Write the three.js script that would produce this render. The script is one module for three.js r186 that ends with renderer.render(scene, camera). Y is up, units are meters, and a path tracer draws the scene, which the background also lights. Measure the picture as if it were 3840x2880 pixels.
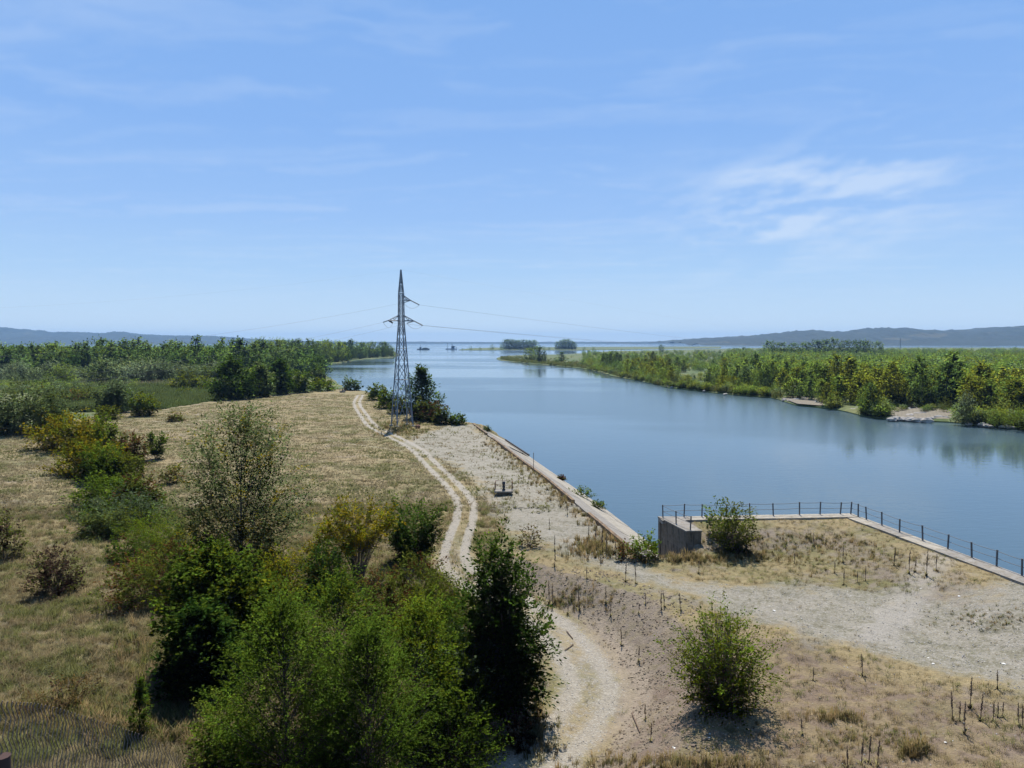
import * as THREE from 'three';
import { mergeGeometries } from 'three/addons/utils/BufferGeometryUtils.js';

// ------------------------------------------------------------------ camera, sky, sun, exposure
const scene = new THREE.Scene();
const EYE = 15.5, PITCH = THREE.MathUtils.degToRad(3.11), F = 2888;
const camera = new THREE.PerspectiveCamera(53.0, 4 / 3, 0.3, 40000);
camera.position.set(0, EYE, 0);
camera.rotation.set(-PITCH, 0, 0);
scene.add(camera);

const renderer = new THREE.WebGLRenderer({ antialias: true });
renderer.setSize(1024, 768);
renderer.toneMapping = THREE.LinearToneMapping;
renderer.toneMappingExposure = 1.45;
renderer.shadowMap.enabled = true;

const sun = new THREE.DirectionalLight(new THREE.Color().setRGB(1.0, 0.93, 0.84), 5.0);
{
  const el = THREE.MathUtils.degToRad(62), az = THREE.MathUtils.degToRad(3);
  sun.position.set(Math.sin(az) * Math.cos(el) * 600, Math.sin(el) * 600, -Math.cos(az) * Math.cos(el) * 600);
  sun.target.position.set(0, 0, -60);
  sun.position.add(sun.target.position);
  sun.castShadow = true;
  Object.assign(sun.shadow.camera, { left: -300, right: 300, top: 300, bottom: -300, near: 1, far: 2000 });
  sun.shadow.mapSize.set(4096, 4096);
  scene.add(sun, sun.target);
}

// ------------------------------------------------------------------ random numbers and noise
function rng(seed) {
  let a = (seed * 2654435761) >>> 0;
  return () => { a = (a + 0x6D2B79F5) >>> 0; let t = a; t = Math.imul(t ^ (t >>> 15), t | 1); t ^= t + Math.imul(t ^ (t >>> 7), t | 61); return ((t ^ (t >>> 14)) >>> 0) / 4294967296; };
}
const NT = 512;
function noiseTile(seed, octaves, start) {          // a tile of fractal noise that repeats without a seam
  const out = new Float32Array(NT * NT); let amp = 1, total = 0, per = start;
  for (let o = 0; o < octaves; o++, per *= 2, amp *= 0.55) {
    const r = rng(seed * 31 + o), lat = Float32Array.from({ length: per * per }, () => r());
    total += amp; const k = per / NT;
    for (let j = 0; j < NT; j++) {
      const y = j * k, y0 = Math.floor(y), fy = y - y0, sy = fy * fy * (3 - 2 * fy), r0 = (y0 % per) * per, r1 = ((y0 + 1) % per) * per;
      for (let i = 0; i < NT; i++) {
        const x = i * k, x0 = Math.floor(x), fx = x - x0, sx = fx * fx * (3 - 2 * fx), c0 = x0 % per, c1 = (x0 + 1) % per;
        const a = lat[r0 + c0], b = lat[r0 + c1], c = lat[r1 + c0], d = lat[r1 + c1];
        out[j * NT + i] += amp * (a + (b - a) * sx + (c - a) * sy + (a - b - c + d) * sx * sy);
      }
    }
  }
  for (let i = 0; i < out.length; i++) out[i] /= total;
  return out;
}
const TA = noiseTile(1, 6, 8), TB = noiseTile(2, 6, 8), TC = noiseTile(3, 3, 64);
function tap(T, x, y) {                              // x, y in tiles
  x = (x - Math.floor(x)) * NT; y = (y - Math.floor(y)) * NT;
  const x0 = x | 0, y0 = y | 0, fx = x - x0, fy = y - y0, x1 = (x0 + 1) & 511, a0 = (y0 & 511) * NT, a1 = ((y0 + 1) & 511) * NT, c0 = x0 & 511;
  const a = T[a0 + c0], b = T[a0 + x1], c = T[a1 + c0], d = T[a1 + x1];
  return a + (b - a) * fx + (c - a) * fy + (a - b - c + d) * fx * fy;
}
const clamp = (v, a = 0, b = 1) => v < a ? a : v > b ? b : v;
const sstep = (a, b, v) => { const t = clamp((v - a) / (b - a)); return t * t * (3 - 2 * t); };
const lerp = (a, b, t) => a + (b - a) * t;

// ------------------------------------------------------------------ sky: clear summer blue with thin cirrus
{
  const W = 3072, H = 1536, data = new Float32Array(W * H * 4);
  const stops = [[0, 0.51, 0.595, 0.66], [2.2, 0.40, 0.525, 0.655], [5, 0.305, 0.457, 0.655], [9, 0.235, 0.385, 0.645], [15, 0.18, 0.328, 0.617], [24, 0.153, 0.296, 0.585], [50, 0.11, 0.24, 0.525], [90, 0.09, 0.20, 0.465]];
  for (let j = 0; j < H; j++) {
    const el = (j + 0.5) / H * 180 - 90, e = Math.max(el, 0);
    let k = 0; while (k < stops.length - 2 && stops[k + 1][0] < e) k++;
    const t = (e - stops[k][0]) / (stops[k + 1][0] - stops[k][0]);
    const c = [1, 2, 3].map(n => lerp(stops[k][n], stops[k + 1][n], t));
    const se = Math.sin(Math.max(el, 1.2) * Math.PI / 180);
    for (let i = 0; i < W; i++) {
      const o = (j * W + i) * 4;
      let veil = 0;
      if (el > 0) {
        const az = (i + 0.5) / W * 2 * Math.PI - Math.PI, dx = Math.cos(az), dz = Math.sin(az);   // cirrus sheet at one height: perspective shrinks it towards the horizon
        const ce = Math.cos(el * Math.PI / 180), px = dx * ce / se, pz = dz * ce / se;
        const wx = tap(TB, px * 0.11 + 3.3, pz * 0.11), wz = tap(TB, px * 0.11, pz * 0.11 + 7.7);
        const a = px * 0.075 + pz * 0.05 + wx * 0.30, b = pz * 0.24 - px * 0.04 + wz * 0.22;
        const f = tap(TA, a * 0.9, b * 0.9) * 0.62 + tap(TA, a * 2.6, b * 3.4) * 0.38;
        veil = Math.max(0, f - 0.50) * 0.7;
        const D = Math.atan2(dx, -dz) * 180 / Math.PI;       // a denser tuft low in the north-east
        const q = D - 20, g = Math.exp(-((D - 20.5) ** 2) / 85 - ((el - 9.3 - (D - 20) * 0.12) ** 2) / 11);
        const s = tap(TA, q * 0.018 + wx * 0.12 + 0.37, (el - D * 0.13) * 0.075 + wz * 0.12) * 0.7 + tap(TB, q * 0.06, (el - D * 0.16) * 0.17) * 0.3;
        veil += g * Math.max(0, s - 0.43) * 3.7;
        veil *= sstep(0, 5, el);
        veil = Math.min(veil, 0.5);
      }
      data[o] = lerp(c[0], 0.53, veil); data[o + 1] = lerp(c[1], 0.60, veil); data[o + 2] = lerp(c[2], 0.69, veil); data[o + 3] = 1;
    }
  }
  const sky = new THREE.DataTexture(data, W, H, THREE.RGBAFormat, THREE.FloatType);
  sky.mapping = THREE.EquirectangularReflectionMapping; sky.magFilter = sky.minFilter = THREE.LinearFilter; sky.needsUpdate = true;
  scene.background = sky; scene.environment = sky;
}
scene.fog = new THREE.FogExp2(new THREE.Color().setRGB(0.37, 0.65, 1.0), 0.00007);

// ------------------------------------------------------------------ naming
const taken = new Map();
function numbered(name) { const n = taken.get(name) ?? 0; taken.set(name, n + 1); return n ? `${name}_${String(n).padStart(3, '0')}` : name; }
function put(o, name, label, category, group) {
  o.name = numbered(name); o.userData = { label, category }; if (group) o.userData.group = group;
  scene.add(o); return o;
}
function setting(o, name, label) { o.name = numbered(name); o.userData = { kind: 'structure', label }; scene.add(o); return o; }
function stuff(o, name, label, category) { o.name = numbered(name); o.userData = { kind: 'stuff', label, category }; scene.add(o); return o; }
function mesh(geo, mat, name, parent) {
  const m = new THREE.Mesh(geo, mat); m.castShadow = m.receiveShadow = true; if (name) m.name = name; if (parent) parent.add(m); return m;
}
const rgb = (r, g, b) => new THREE.Color().setRGB(r, g, b);
const std = (r, g, b, rough = 0.9, more = {}) => new THREE.MeshStandardMaterial({ color: rgb(r, g, b), roughness: rough, ...more });

// ------------------------------------------------------------------ survey: a sight line from the viewpoint meets a level
function sight(px, py) {
  const u = (px - 1920) / F, v = (1440 - py) / F;
  return [u, -Math.sin(PITCH) + v * Math.cos(PITCH), Math.cos(PITCH) + v * Math.sin(PITCH)];
}
function level(px, py, Y = 0) { const [u, y, f] = sight(px, py), t = (Y - EYE) / y; return [u * t, f * t]; }   // [x, distance ahead]
const WATER = -3.5;

const hyp = (a, b) => Math.sqrt(a * a + b * b);
function segDist(x, y, a, b) {
  const ex = b[0] - a[0], ey = b[1] - a[1], t = clamp(((x - a[0]) * ex + (y - a[1]) * ey) / (ex * ex + ey * ey));
  return [hyp(x - a[0] - ex * t, y - a[1] - ey * t), t, ex * (y - a[1]) - ey * (x - a[0])];
}
function inside(poly, x, y) {
  let c = false;
  for (let i = 0, j = poly.length - 1; i < poly.length; j = i++) {
    const a = poly[i], b = poly[j];
    if ((a[1] > y) !== (b[1] > y) && x < (b[0] - a[0]) * (y - a[1]) / (b[1] - a[1]) + a[0]) c = !c;
  }
  return c;
}
function polyDist(poly, x, y) {                      // positive inside
  let m = 1e9;
  for (let i = 0, j = poly.length - 1; i < poly.length; j = i++) m = Math.min(m, segDist(x, y, poly[j], poly[i])[0]);
  return inside(poly, x, y) ? m : -m;
}

// ------------------------------------------------------------------ plan of the place
const natural = [[-300, 1640], [0, 1606], [240, 1592], [400, 1547], [620, 1532], [830, 1502], [1000, 1482], [1150, 1468], [1280, 1461], [1345, 1463], [1400, 1482], [1460, 1510], [1540, 1540], [1600, 1556], [1680, 1578], [1768, 1588]].map(p => level(...p));
const REV = [[1772, 1590], [2050, 1800], [2300, 2012], [2420, 2090]].map(p => level(...p));          // top edge of the sloping revetment
const COP = [[2468, 1938], [3194, 1925], [3840, 2158]].map(p => level(...p, 1.5));                     // outer edge of the quay coping
COP.push([COP[2][0] + (COP[2][0] - COP[1][0]) * 1.6, COP[2][1] + (COP[2][1] - COP[1][1]) * 1.6]);
const BLOCK_FOOT = [COP[0][0] + 1.15, COP[0][1] - 5.0];
const LAND = [...natural, ...REV, BLOCK_FOOT, COP[0], ...COP.slice(1), [40, -30], [-140, -30]];
const kinds = LAND.map((_, i) => i < natural.length ? 'bank' : i < natural.length + 3 ? 'slab' : i < natural.length + 9 ? 'wall' : 'in');

const ROAD = [[1900, 2950, -2.1], [2010, 2860, -2.1], [2150, 2720, -2.1], [2215, 2600, -2.0], [2190, 2500, -1.9], [2090, 2370, -1.7], [1950, 2275, -1.3], [1790, 2190, -0.8], [1712, 2120, -0.4], [1715, 2030, -0.15], [1742, 1950, 0], [1742, 1880, 0], [1690, 1812, 0], [1618, 1742, 0], [1560, 1684, 0], [1480, 1640, 0], [1400, 1600, 0], [1366, 1560, 0], [1338, 1512, 0], [1352, 1482, 0]]
  .map(([px, py, y]) => [...level(px, py, y), y]);
{ const c = new THREE.CatmullRomCurve3(ROAD.map(p => new THREE.Vector3(p[0], p[2], p[1])), false, 'centripetal'); ROAD.length = 0; for (const p of c.getPoints(110)) ROAD.push([p.x, p.z, p.y]); }
const YARD = [[1500, 1662], [1600, 1622], [1700, 1596], [1770, 1596], [2060, 1812], [2250, 1975], [2400, 2118], [2600, 2178], [2850, 2202], [3100, 2205], [3300, 2238], [3600, 2280], [3900, 2250], [3990, 2660], [3840, 2620], [3600, 2532], [3250, 2448], [2960, 2370], [2700, 2288], [2450, 2190], [2260, 2112], [2060, 2040], [1900, 1990], [1850, 1920], [1800, 1840], [1740, 1770], [1650, 1720]].map(p => level(...p));
const SCRUB = [[2640, 2330], [3000, 2420], [3400, 2520], [3840, 2660], [4100, 2800], [4000, 3000], [2500, 3000], [2420, 2700], [2480, 2500], [2560, 2400]].map(p => level(...p));
const DITCH = [[250, 1640], [330, 1720], [420, 1850], [560, 2000], [700, 2150], [820, 2300]].map(p => level(...p, -0.5));
const FOOTPATH = [[3300, 2330], [3480, 2140], [3640, 2050], [3900, 2200]].map(p => level(...p, 0.9));
const TRAIL = [[560, 1580], [900, 1575], [1010, 1600], [1080, 1630], [1300, 1660], [1500, 1690]].map(p => level(...p));

function roadAt(x, d) {                              // [distance, height, how far along 0..1, signed distance]
  let m = 1e9, y = 0, s = 0, g = 1;
  for (let i = 0; i < ROAD.length - 1; i++) {
    const a = ROAD[i], b = ROAD[i + 1], ex = b[0] - a[0], ey = b[1] - a[1], ax = x - a[0], ay = d - a[1], t = clamp((ax * ex + ay * ey) / (ex * ex + ey * ey)), qx = ax - ex * t, qy = ay - ey * t, q = qx * qx + qy * qy;
    if (q < m) { m = q; y = a[2] + (b[2] - a[2]) * t; s = (i + t) / (ROAD.length - 1); g = ex * ay - ey * ax > 0 ? 1 : -1; }
  }
  m = Math.sqrt(m);
  return [m, y, s, m * g];
}
function lineDist(line, x, d) { let m = 1e9; for (let i = 0; i < line.length - 1; i++) m = Math.min(m, segDist(x, d, line[i], line[i + 1])[0]); return m; }
function embankment(d) { return clamp(10.8 - Math.max(0, d - 7) * 0.72, -5, 10.8); }
function height(x, d) {
  let y = (tap(TA, x / 90, d / 90) - 0.5) * 0.7 + (tap(TB, x / 14, d / 14) - 0.5) * 0.16;
  if (d < 75) y += (tap(TC, x / 34, d / 34) - 0.5) * (x > -4 ? 0.26 : 0.12);
  y -= 1.0 * sstep(2, 30, -x - 3) * (1 - sstep(45, 95, d));
  y -= 0.55 * (1 - sstep(0.5, 5, lineDist(DITCH, x, d)));
  y += 0.5 * sstep(14, 34, x) * (1 - sstep(60, 70, d));
  const cd = Math.min(segDist(x, d, COP[0], COP[1])[0], segDist(x, d, COP[1], COP[3])[0]);
  y = lerp(y, 1.36 + (tap(TB, x / 9, d / 9) - 0.5) * 0.14, (1 - sstep(1.2, 8.5, cd)) * sstep(12.2, 14.4, x));
  const [r, ry] = roadAt(x, d);
  if (r < 9) { const rise = Math.max(y - ry, 0); y = lerp(ry + (tap(TB, x / 5, d / 5) - 0.5) * 0.1, y, sstep(1.7, 2.1 + rise * 1.9 + 0.4, r)); }
  if (d < 26) y = Math.max(y, embankment(d));
  // the edges of the land
  let m = 1e9, kind = 'in';
  for (let i = 0; i < LAND.length; i++) { const [q] = segDist(x, d, LAND[i], LAND[(i + 1) % LAND.length]); if (q < m) { m = q; kind = kinds[i]; } }
  const inn = inside(LAND, x, d);
  if (!inn) {
    if (kind === 'bank') y = lerp(y, -5.5, sstep(0, 11, m + (tap(TB, x / 8, d / 8) - 0.5) * 3));
    else if (kind === 'slab') y = -0.6 - 0.56 * m;
    else if (kind === 'wall') y = -8;
  } else if (kind === 'wall' && m < 0.45) y = -0.6;
  return y;
}
function spot(px, py) {                              // where a sight line meets the ground
  let Y = 0, p;
  for (let i = 0; i < 24; i++) { p = level(px, py, Y); Y = lerp(Y, height(p[0], p[1]), 0.6); }
  return new THREE.Vector3(p[0], Y, -p[1]);
}
const at = (px, py, Y) => { const p = level(px, py, Y); return new THREE.Vector3(p[0], Y, -p[1]); };

// ------------------------------------------------------------------ ground of the near land: meadow, dirt track, gravel yard
function bumpTexture(seed, size, fn, metres) {
  const data = new Uint8Array(size * size * 4);
  for (let j = 0; j < size; j++) for (let i = 0; i < size; i++) { const v = clamp(fn(i / size, j / size)) * 255; data.set([v, v, v, 255], (j * size + i) * 4); }
  const t = new THREE.DataTexture(data, size, size); t.wrapS = t.wrapT = THREE.RepeatWrapping; t.magFilter = THREE.LinearFilter; t.repeat.set(1 / metres, 1 / metres); t.needsUpdate = true; return t;
}
const roughBump = bumpTexture(1, 512, (u, v) => tap(TA, u, v) * 0.45 + tap(TC, u, v) * 0.35 + tap(TC, u * 2, v * 2) * 0.2, 3.2);
roughBump.channel = 1;

function groundColour(x, d, f, out) {                // the colours of straw, weeds, dirt and stones
  const n1 = tap(TA, x / 61, d / 61), n2 = tap(TB, x / 17, d / 17), n3 = tap(TA, x / 5.3, d / 5.3), n4 = tap(TC, x / 7.1, d / 7.1), n5 = tap(TC, x / 1.9, d / 1.9), n6 = tap(TB, x / 2.3, d / 2.3);
  const grain = 0.55 + n4 * 0.45 + n5 * 0.45;
  // dry meadow: straw with duller green
  const green = sstep(0.40, 0.66, n1 * 0.4 + n2 * 0.35 + n3 * 0.25 + f.wet * 0.10);
  let r = lerp(0.290, 0.170, green), g = lerp(0.218, 0.152, green), b = lerp(0.100, 0.052, green);
  const pale = sstep(0.55, 0.72, n6 * 0.5 + n3 * 0.5);
  r = lerp(r, 0.35, pale * 0.6); g = lerp(g, 0.275, pale * 0.6); b = lerp(b, 0.14, pale * 0.6);
  r *= grain; g *= grain; b *= grain;
  const mat = 0.72 + 0.56 * (n3 * 0.45 + n6 * 0.55); r *= mat; g *= mat; b *= mat;      // matted and standing straw
  const bare = sstep(0.60, 0.70, tap(TB, x / 29 + 0.31, d / 29 + 0.77) * 0.7 + n3 * 0.3);
  r = lerp(r, 0.27 * grain, bare * 0.6); g = lerp(g, 0.215 * grain, bare * 0.6); b = lerp(b, 0.155 * grain, bare * 0.6);
  const over = (k, R, G, B) => { r = lerp(r, R, k); g = lerp(g, G, k); b = lerp(b, B, k); };
  // bare loam on the cutting
  const loam = sstep(0.14, 0.34, f.slope + (n3 - 0.5) * 0.25) * f.right;
  over(loam * (0.72 + 0.28 * sstep(0.4, 0.6, n6)), 0.235 * (0.5 + n4 * 0.55 + n5 * 0.45), 0.185 * (0.5 + n4 * 0.55 + n5 * 0.45), 0.130 * (0.5 + n4 * 0.55 + n5 * 0.45));
  // reddish scrub lower right
  const scrub = sstep(-2.5, 2.5, f.scrub + (n2 - 0.5) * 9 + (n3 - 0.5) * 3);
  over(scrub * (0.35 + 0.45 * sstep(0.38, 0.6, n3)), 0.175 * grain, 0.118 * grain, 0.082 * grain);
  // gravel yard: pale stones with small weeds
  const yard = sstep(-1.3, 1.3, f.yard + (n2 - 0.5) * 5 + (n3 - 0.5) * 3);
  if (yard > 0.01) {
    const st = 0.6 + n5 * 0.5 + n4 * 0.3, speck = tap(TC, x / 0.83, d / 0.83);
    const R = 0.30 * st, G = 0.268 * st, B = 0.205 * st;
    const weed = Math.max(sstep(0.52, 0.62, n4 * 0.55 + n3 * 0.45 + (n2 - 0.5) * 0.35), 0.9 * sstep(0.60, 0.68, tap(TC, x / 15 + 0.4, d / 15) * 0.7 + n5 * 0.3));
    over(yard * 0.92, lerp(R, 0.15, weed * 0.7), lerp(G, 0.135, weed * 0.7), lerp(B, 0.075, weed * 0.7));
    if (speck > 0.72) over(yard * 0.6, 0.55, 0.53, 0.47);
  }
  const path = 1 - sstep(0.5, 1.6, f.foot + (n3 - 0.5) * 1.2);
  over(path * 0.55, 0.38, 0.34, 0.28);
  const tr = 1 - sstep(0.12, 0.45, f.trail + (n3 - 0.5) * 0.3);
  over(tr * 0.6, 0.36, 0.31, 0.23);
  // the track: two worn ruts, a weedy strip between them; one broad gravel surface lower down
  if (f.road < 6) {
    const broad = 1 - sstep(0.40, 0.52, f.along), e = (n3 - 0.5) * 0.9 + (n4 - 0.5) * 0.4;
    const w = lerp(0, 1.6, broad);
    let k = broad > 0 ? (1 - sstep(w - 0.5, w + 0.35, f.road + e)) * broad : 0;
    const mid = sstep(0.25, 0.75, f.road + e * 0.3);
    k *= lerp(1, 0.3 + 0.7 * mid, sstep(0.30, 0.56, n6 * 0.6 + n4 * 0.4));
    const rut = 1 - sstep(0.30, 0.46, Math.abs(f.road + e * 0.16 - 0.74));
    const rutHere = rut * sstep(0.28, 0.45, f.along);
    const st = 0.5 + n5 * 0.6 + n4 * 0.4;
    over(clamp(Math.max(k * 0.9, rutHere * 0.92)), 0.35 * st, 0.308 * st, 0.24 * st);
    const sand = (1 - sstep(0.5, 1.0, Math.abs(f.signed + 2.25 + e * 0.5))) * sstep(0.06, 0.12, f.along) * (1 - sstep(0.24, 0.3, f.along));
    over(sand * 0.75, 0.32 * grain, 0.255 * grain, 0.18 * grain);
    const st2 = tap(TC, x / 0.7, d / 0.7); if (st2 > 0.70 && k > 0.4) over(0.6, 0.56, 0.54, 0.48);
  }
  out[0] = r * 0.755; out[1] = g * 0.775; out[2] = b * 0.80;
}
const toS = v => { v = clamp(v); return 255 * (v <= 0.0031308 ? v * 12.92 : 1.055 * Math.pow(v, 1 / 2.4) - 0.055); };
const S_LUT = Uint8Array.from({ length: 4097 }, (_, i) => Math.round(toS(i / 4096)));
function landTile(x0, x1, d0, d1, cell, tw, th) {
  const nx = Math.round((x1 - x0) / cell), nd = Math.round((d1 - d0) / cell), n = (nx + 1) * (nd + 1);
  const pos = new Float32Array(n * 3), uv = new Float32Array(n * 2), uv1 = new Float32Array(n * 2);
  const Fd = {}; for (const k of ['road', 'along', 'signed', 'yard', 'scrub', 'foot', 'trail', 'slope']) Fd[k] = new Float32Array(n);
  const inn = new Uint8Array(n);
  for (let j = 0; j <= nd; j++) for (let i = 0; i <= nx; i++) {
    const x = lerp(x0, x1, i / nx), d = lerp(d0, d1, j / nd), k = j * (nx + 1) + i;
    pos[k * 3] = x; pos[k * 3 + 1] = height(x, d); pos[k * 3 + 2] = -d;
    uv[k * 2] = i / nx; uv[k * 2 + 1] = j / nd; uv1[k * 2] = x; uv1[k * 2 + 1] = d;
    const [r, , s, g] = roadAt(x, d);
    Fd.road[k] = r; Fd.along[k] = s; Fd.signed[k] = g; Fd.yard[k] = polyDist(YARD, x, d); Fd.scrub[k] = polyDist(SCRUB, x, d);
    Fd.foot[k] = lineDist(FOOTPATH, x, d); Fd.trail[k] = lineDist(TRAIL, x, d);
    inn[k] = d > 16 && polyDist(LAND, x, d) > -9 ? 1 : 0;
  }
  for (let j = 1; j < nd; j++) for (let i = 1; i < nx; i++) {
    const k = j * (nx + 1) + i; Fd.slope[k] = Math.min(0.8, Math.hypot(pos[k * 3 + 4] - pos[k * 3 - 2], pos[(k + nx + 1) * 3 + 1] - pos[(k - nx - 1) * 3 + 1]) / (2 * cell));
  }
  const tex = new Uint8Array(tw * th * 4), f = {}, c = [0, 0, 0];
  for (let j = 0; j < th; j++) for (let i = 0; i < tw; i++) {
    const u = (i + 0.5) / tw, v = (j + 0.5) / th, gx = u * nx, gd = v * nd, a = Math.min(gx | 0, nx - 1), b = Math.min(gd | 0, nd - 1), fx = gx - a, fd = gd - b, k = b * (nx + 1) + a, k2 = k + nx + 1;
    if (!(inn[k] || inn[k2 + 1])) continue;
    const w0 = (1 - fx) * (1 - fd), w1 = fx * (1 - fd), w2 = (1 - fx) * fd, w3 = fx * fd;
    f.road = Fd.road[k] * w0 + Fd.road[k + 1] * w1 + Fd.road[k2] * w2 + Fd.road[k2 + 1] * w3;
    f.along = Fd.along[k];
    f.signed = Fd.signed[k] * w0 + Fd.signed[k + 1] * w1 + Fd.signed[k2] * w2 + Fd.signed[k2 + 1] * w3;
    f.yard = Fd.yard[k] * w0 + Fd.yard[k + 1] * w1 + Fd.yard[k2] * w2 + Fd.yard[k2 + 1] * w3;
    f.scrub = Fd.scrub[k] * w0 + Fd.scrub[k + 1] * w1 + Fd.scrub[k2] * w2 + Fd.scrub[k2 + 1] * w3;
    f.foot = Fd.foot[k] * w0 + Fd.foot[k + 1] * w1 + Fd.foot[k2] * w2 + Fd.foot[k2 + 1] * w3;
    f.trail = Fd.trail[k] * w0 + Fd.trail[k + 1] * w1 + Fd.trail[k2] * w2 + Fd.trail[k2 + 1] * w3;
    f.slope = Fd.slope[k] * w0 + Fd.slope[k + 1] * w1 + Fd.slope[k2] * w2 + Fd.slope[k2 + 1] * w3;
    const x = lerp(x0, x1, u), d = lerp(d0, d1, v);
    f.right = sstep(-4, 2, x) * (d < 75 ? 1 : 0); f.wet = (x < -6 ? 1 : 0.2) * (1 - sstep(45, 80, d));
    groundColour(x, d, f, c);
    const o = (j * tw + i) * 4;
    for (let q = 0; q < 3; q++) tex[o + q] = S_LUT[Math.round(clamp(c[q]) * 4096)];
    tex[o + 3] = 255;
  }
  const map = new THREE.DataTexture(tex, tw, th); map.colorSpace = THREE.SRGBColorSpace; map.magFilter = THREE.LinearFilter; map.needsUpdate = true;
  const mat = new THREE.MeshStandardMaterial({ map, roughness: 0.97, bumpMap: roughBump, bumpScale: cell < 0.5 ? 0.14 : 0.08 });
  const sets = { meadow: [], dirt_track: [], gravel_yard: [] };
  for (let j = 0; j < nd; j++) for (let i = 0; i < nx; i++) {
    const k = j * (nx + 1) + i, k2 = k + nx + 1;
    if (pos[k * 3 + 1] < -5 && pos[k2 * 3 + 4] < -5) continue;
    const half = lerp(2.0, 1.2, sstep(0.40, 0.52, Fd.along[k])), set = Fd.road[k] < half ? 'dirt_track' : Fd.yard[k] > 0 ? 'gravel_yard' : 'meadow';
    sets[set].push(k, k + 1, k2, k + 1, k2 + 1, k2);
  }
  const normals = new Float32Array(n * 3);
  for (let j = 0; j <= nd; j++) for (let i = 0; i <= nx; i++) {
    const k = j * (nx + 1) + i, l = j * (nx + 1) + Math.max(0, i - 1), r = j * (nx + 1) + Math.min(nx, i + 1), p = Math.max(0, j - 1) * (nx + 1) + i, q = Math.min(nd, j + 1) * (nx + 1) + i;
    const v = new THREE.Vector3(-(pos[r * 3 + 1] - pos[l * 3 + 1]) / (pos[r * 3] - pos[l * 3]), 1, -(pos[q * 3 + 1] - pos[p * 3 + 1]) / (pos[q * 3 + 2] - pos[p * 3 + 2])).normalize();
    normals.set([v.x, v.y, v.z], k * 3);
  }
  const say = { meadow: 'dry straw-coloured meadow on the near river bank', dirt_track: 'pale two-rut dirt track winding over the meadow', gravel_yard: 'pale gravel yard between the track and the quay' };
  for (const [name, idx] of Object.entries(sets)) {
    if (!idx.length) continue;
    const remap = new Map(), P = [], N = [], U = [], U1 = [], I = [];
    for (const k of idx) { let q = remap.get(k); if (q === undefined) { q = remap.size; remap.set(k, q); P.push(pos[k * 3], pos[k * 3 + 1], pos[k * 3 + 2]); N.push(normals[k * 3], normals[k * 3 + 1], normals[k * 3 + 2]); U.push(uv[k * 2], uv[k * 2 + 1]); U1.push(uv1[k * 2], uv1[k * 2 + 1]); } I.push(q); }
    const g = new THREE.BufferGeometry(); g.setAttribute('position', new THREE.Float32BufferAttribute(P, 3)); g.setAttribute('normal', new THREE.Float32BufferAttribute(N, 3)); g.setAttribute('uv', new THREE.Float32BufferAttribute(U, 2)); g.setAttribute('uv1', new THREE.Float32BufferAttribute(U1, 2)); g.setIndex(I);
    setting(mesh(g, mat), name, say[name]);
  }
}
landTile(-60, 45, -6, 72, 0.3, 2048, 2048);
landTile(-130.2, -60, -6, 72, 0.6, 1024, 1024);
landTile(-130.2, 45, 72, 250.2, 0.6, 2048, 2048);

// ------------------------------------------------------------------ water
{
  const size = 1024, ripple = new Float32Array(size * size);
  const h = (u, v) => tap(TA, u * 3, v * 6) * 0.5 + tap(TB, u * 6 + 0.3, v * 14) * 0.3 + tap(TC, u * 1, v * 3) * 0.2;
  const t = bumpTexture(1, size, (u, v) => h(u, v), 46);
  const wind = bumpTexture(4, 512, (u, v) => lerp(0.15, 1, sstep(0.40, 0.58, tap(TA, u + 0.2, v * 2) * 0.7 + tap(TB, u, v * 5) * 0.3)), 1700);   // breeze-ruffled streaks beside glassy ones
  const mat = new THREE.MeshPhysicalMaterial({ color: rgb(0.052, 0.086, 0.100), roughness: 0.2, roughnessMap: wind, ior: 1.33, bumpMap: t, bumpScale: 0.02 });
  const g = new THREE.PlaneGeometry(26000, 14000, 1, 1); g.rotateX(-Math.PI / 2);
  const p = g.attributes.position, uv = g.attributes.uv;
  for (let i = 0; i < p.count; i++) { uv.setXY(i, p.getX(i), p.getZ(i)); }
  const w = mesh(g, mat); w.position.set(0, WATER, -6980); setting(w, 'water', 'calm blue river widening into a reservoir');
}

// ------------------------------------------------------------------ low land beyond: wetland, right bank, island
const plainTex = (() => {
  const S = 1024, data = new Uint8Array(S * S * 4);
  for (let j = 0; j < S; j++) for (let i = 0; i < S; i++) {
    const u = i / S, v = j / S, a = tap(TA, u, v), b = tap(TB, u * 3, v * 3), c = tap(TC, u * 2, v * 2), k = sstep(0.4, 0.62, a * 0.6 + b * 0.4), l = 0.6 + c * 0.8;
    data.set([toS(lerp(0.055, 0.11, k) * l), toS(lerp(0.085, 0.118, k) * l), toS(lerp(0.022, 0.036, k) * l), 255], (j * S + i) * 4);
  }
  const t = new THREE.DataTexture(data, S, S); t.colorSpace = THREE.SRGBColorSpace; t.wrapS = t.wrapT = THREE.RepeatWrapping; t.magFilter = THREE.LinearFilter; t.repeat.set(1 / 230, 1 / 230); t.needsUpdate = true; return t;
})();
const plainMat = new THREE.MeshStandardMaterial({ map: plainTex, roughness: 1 });
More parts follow.
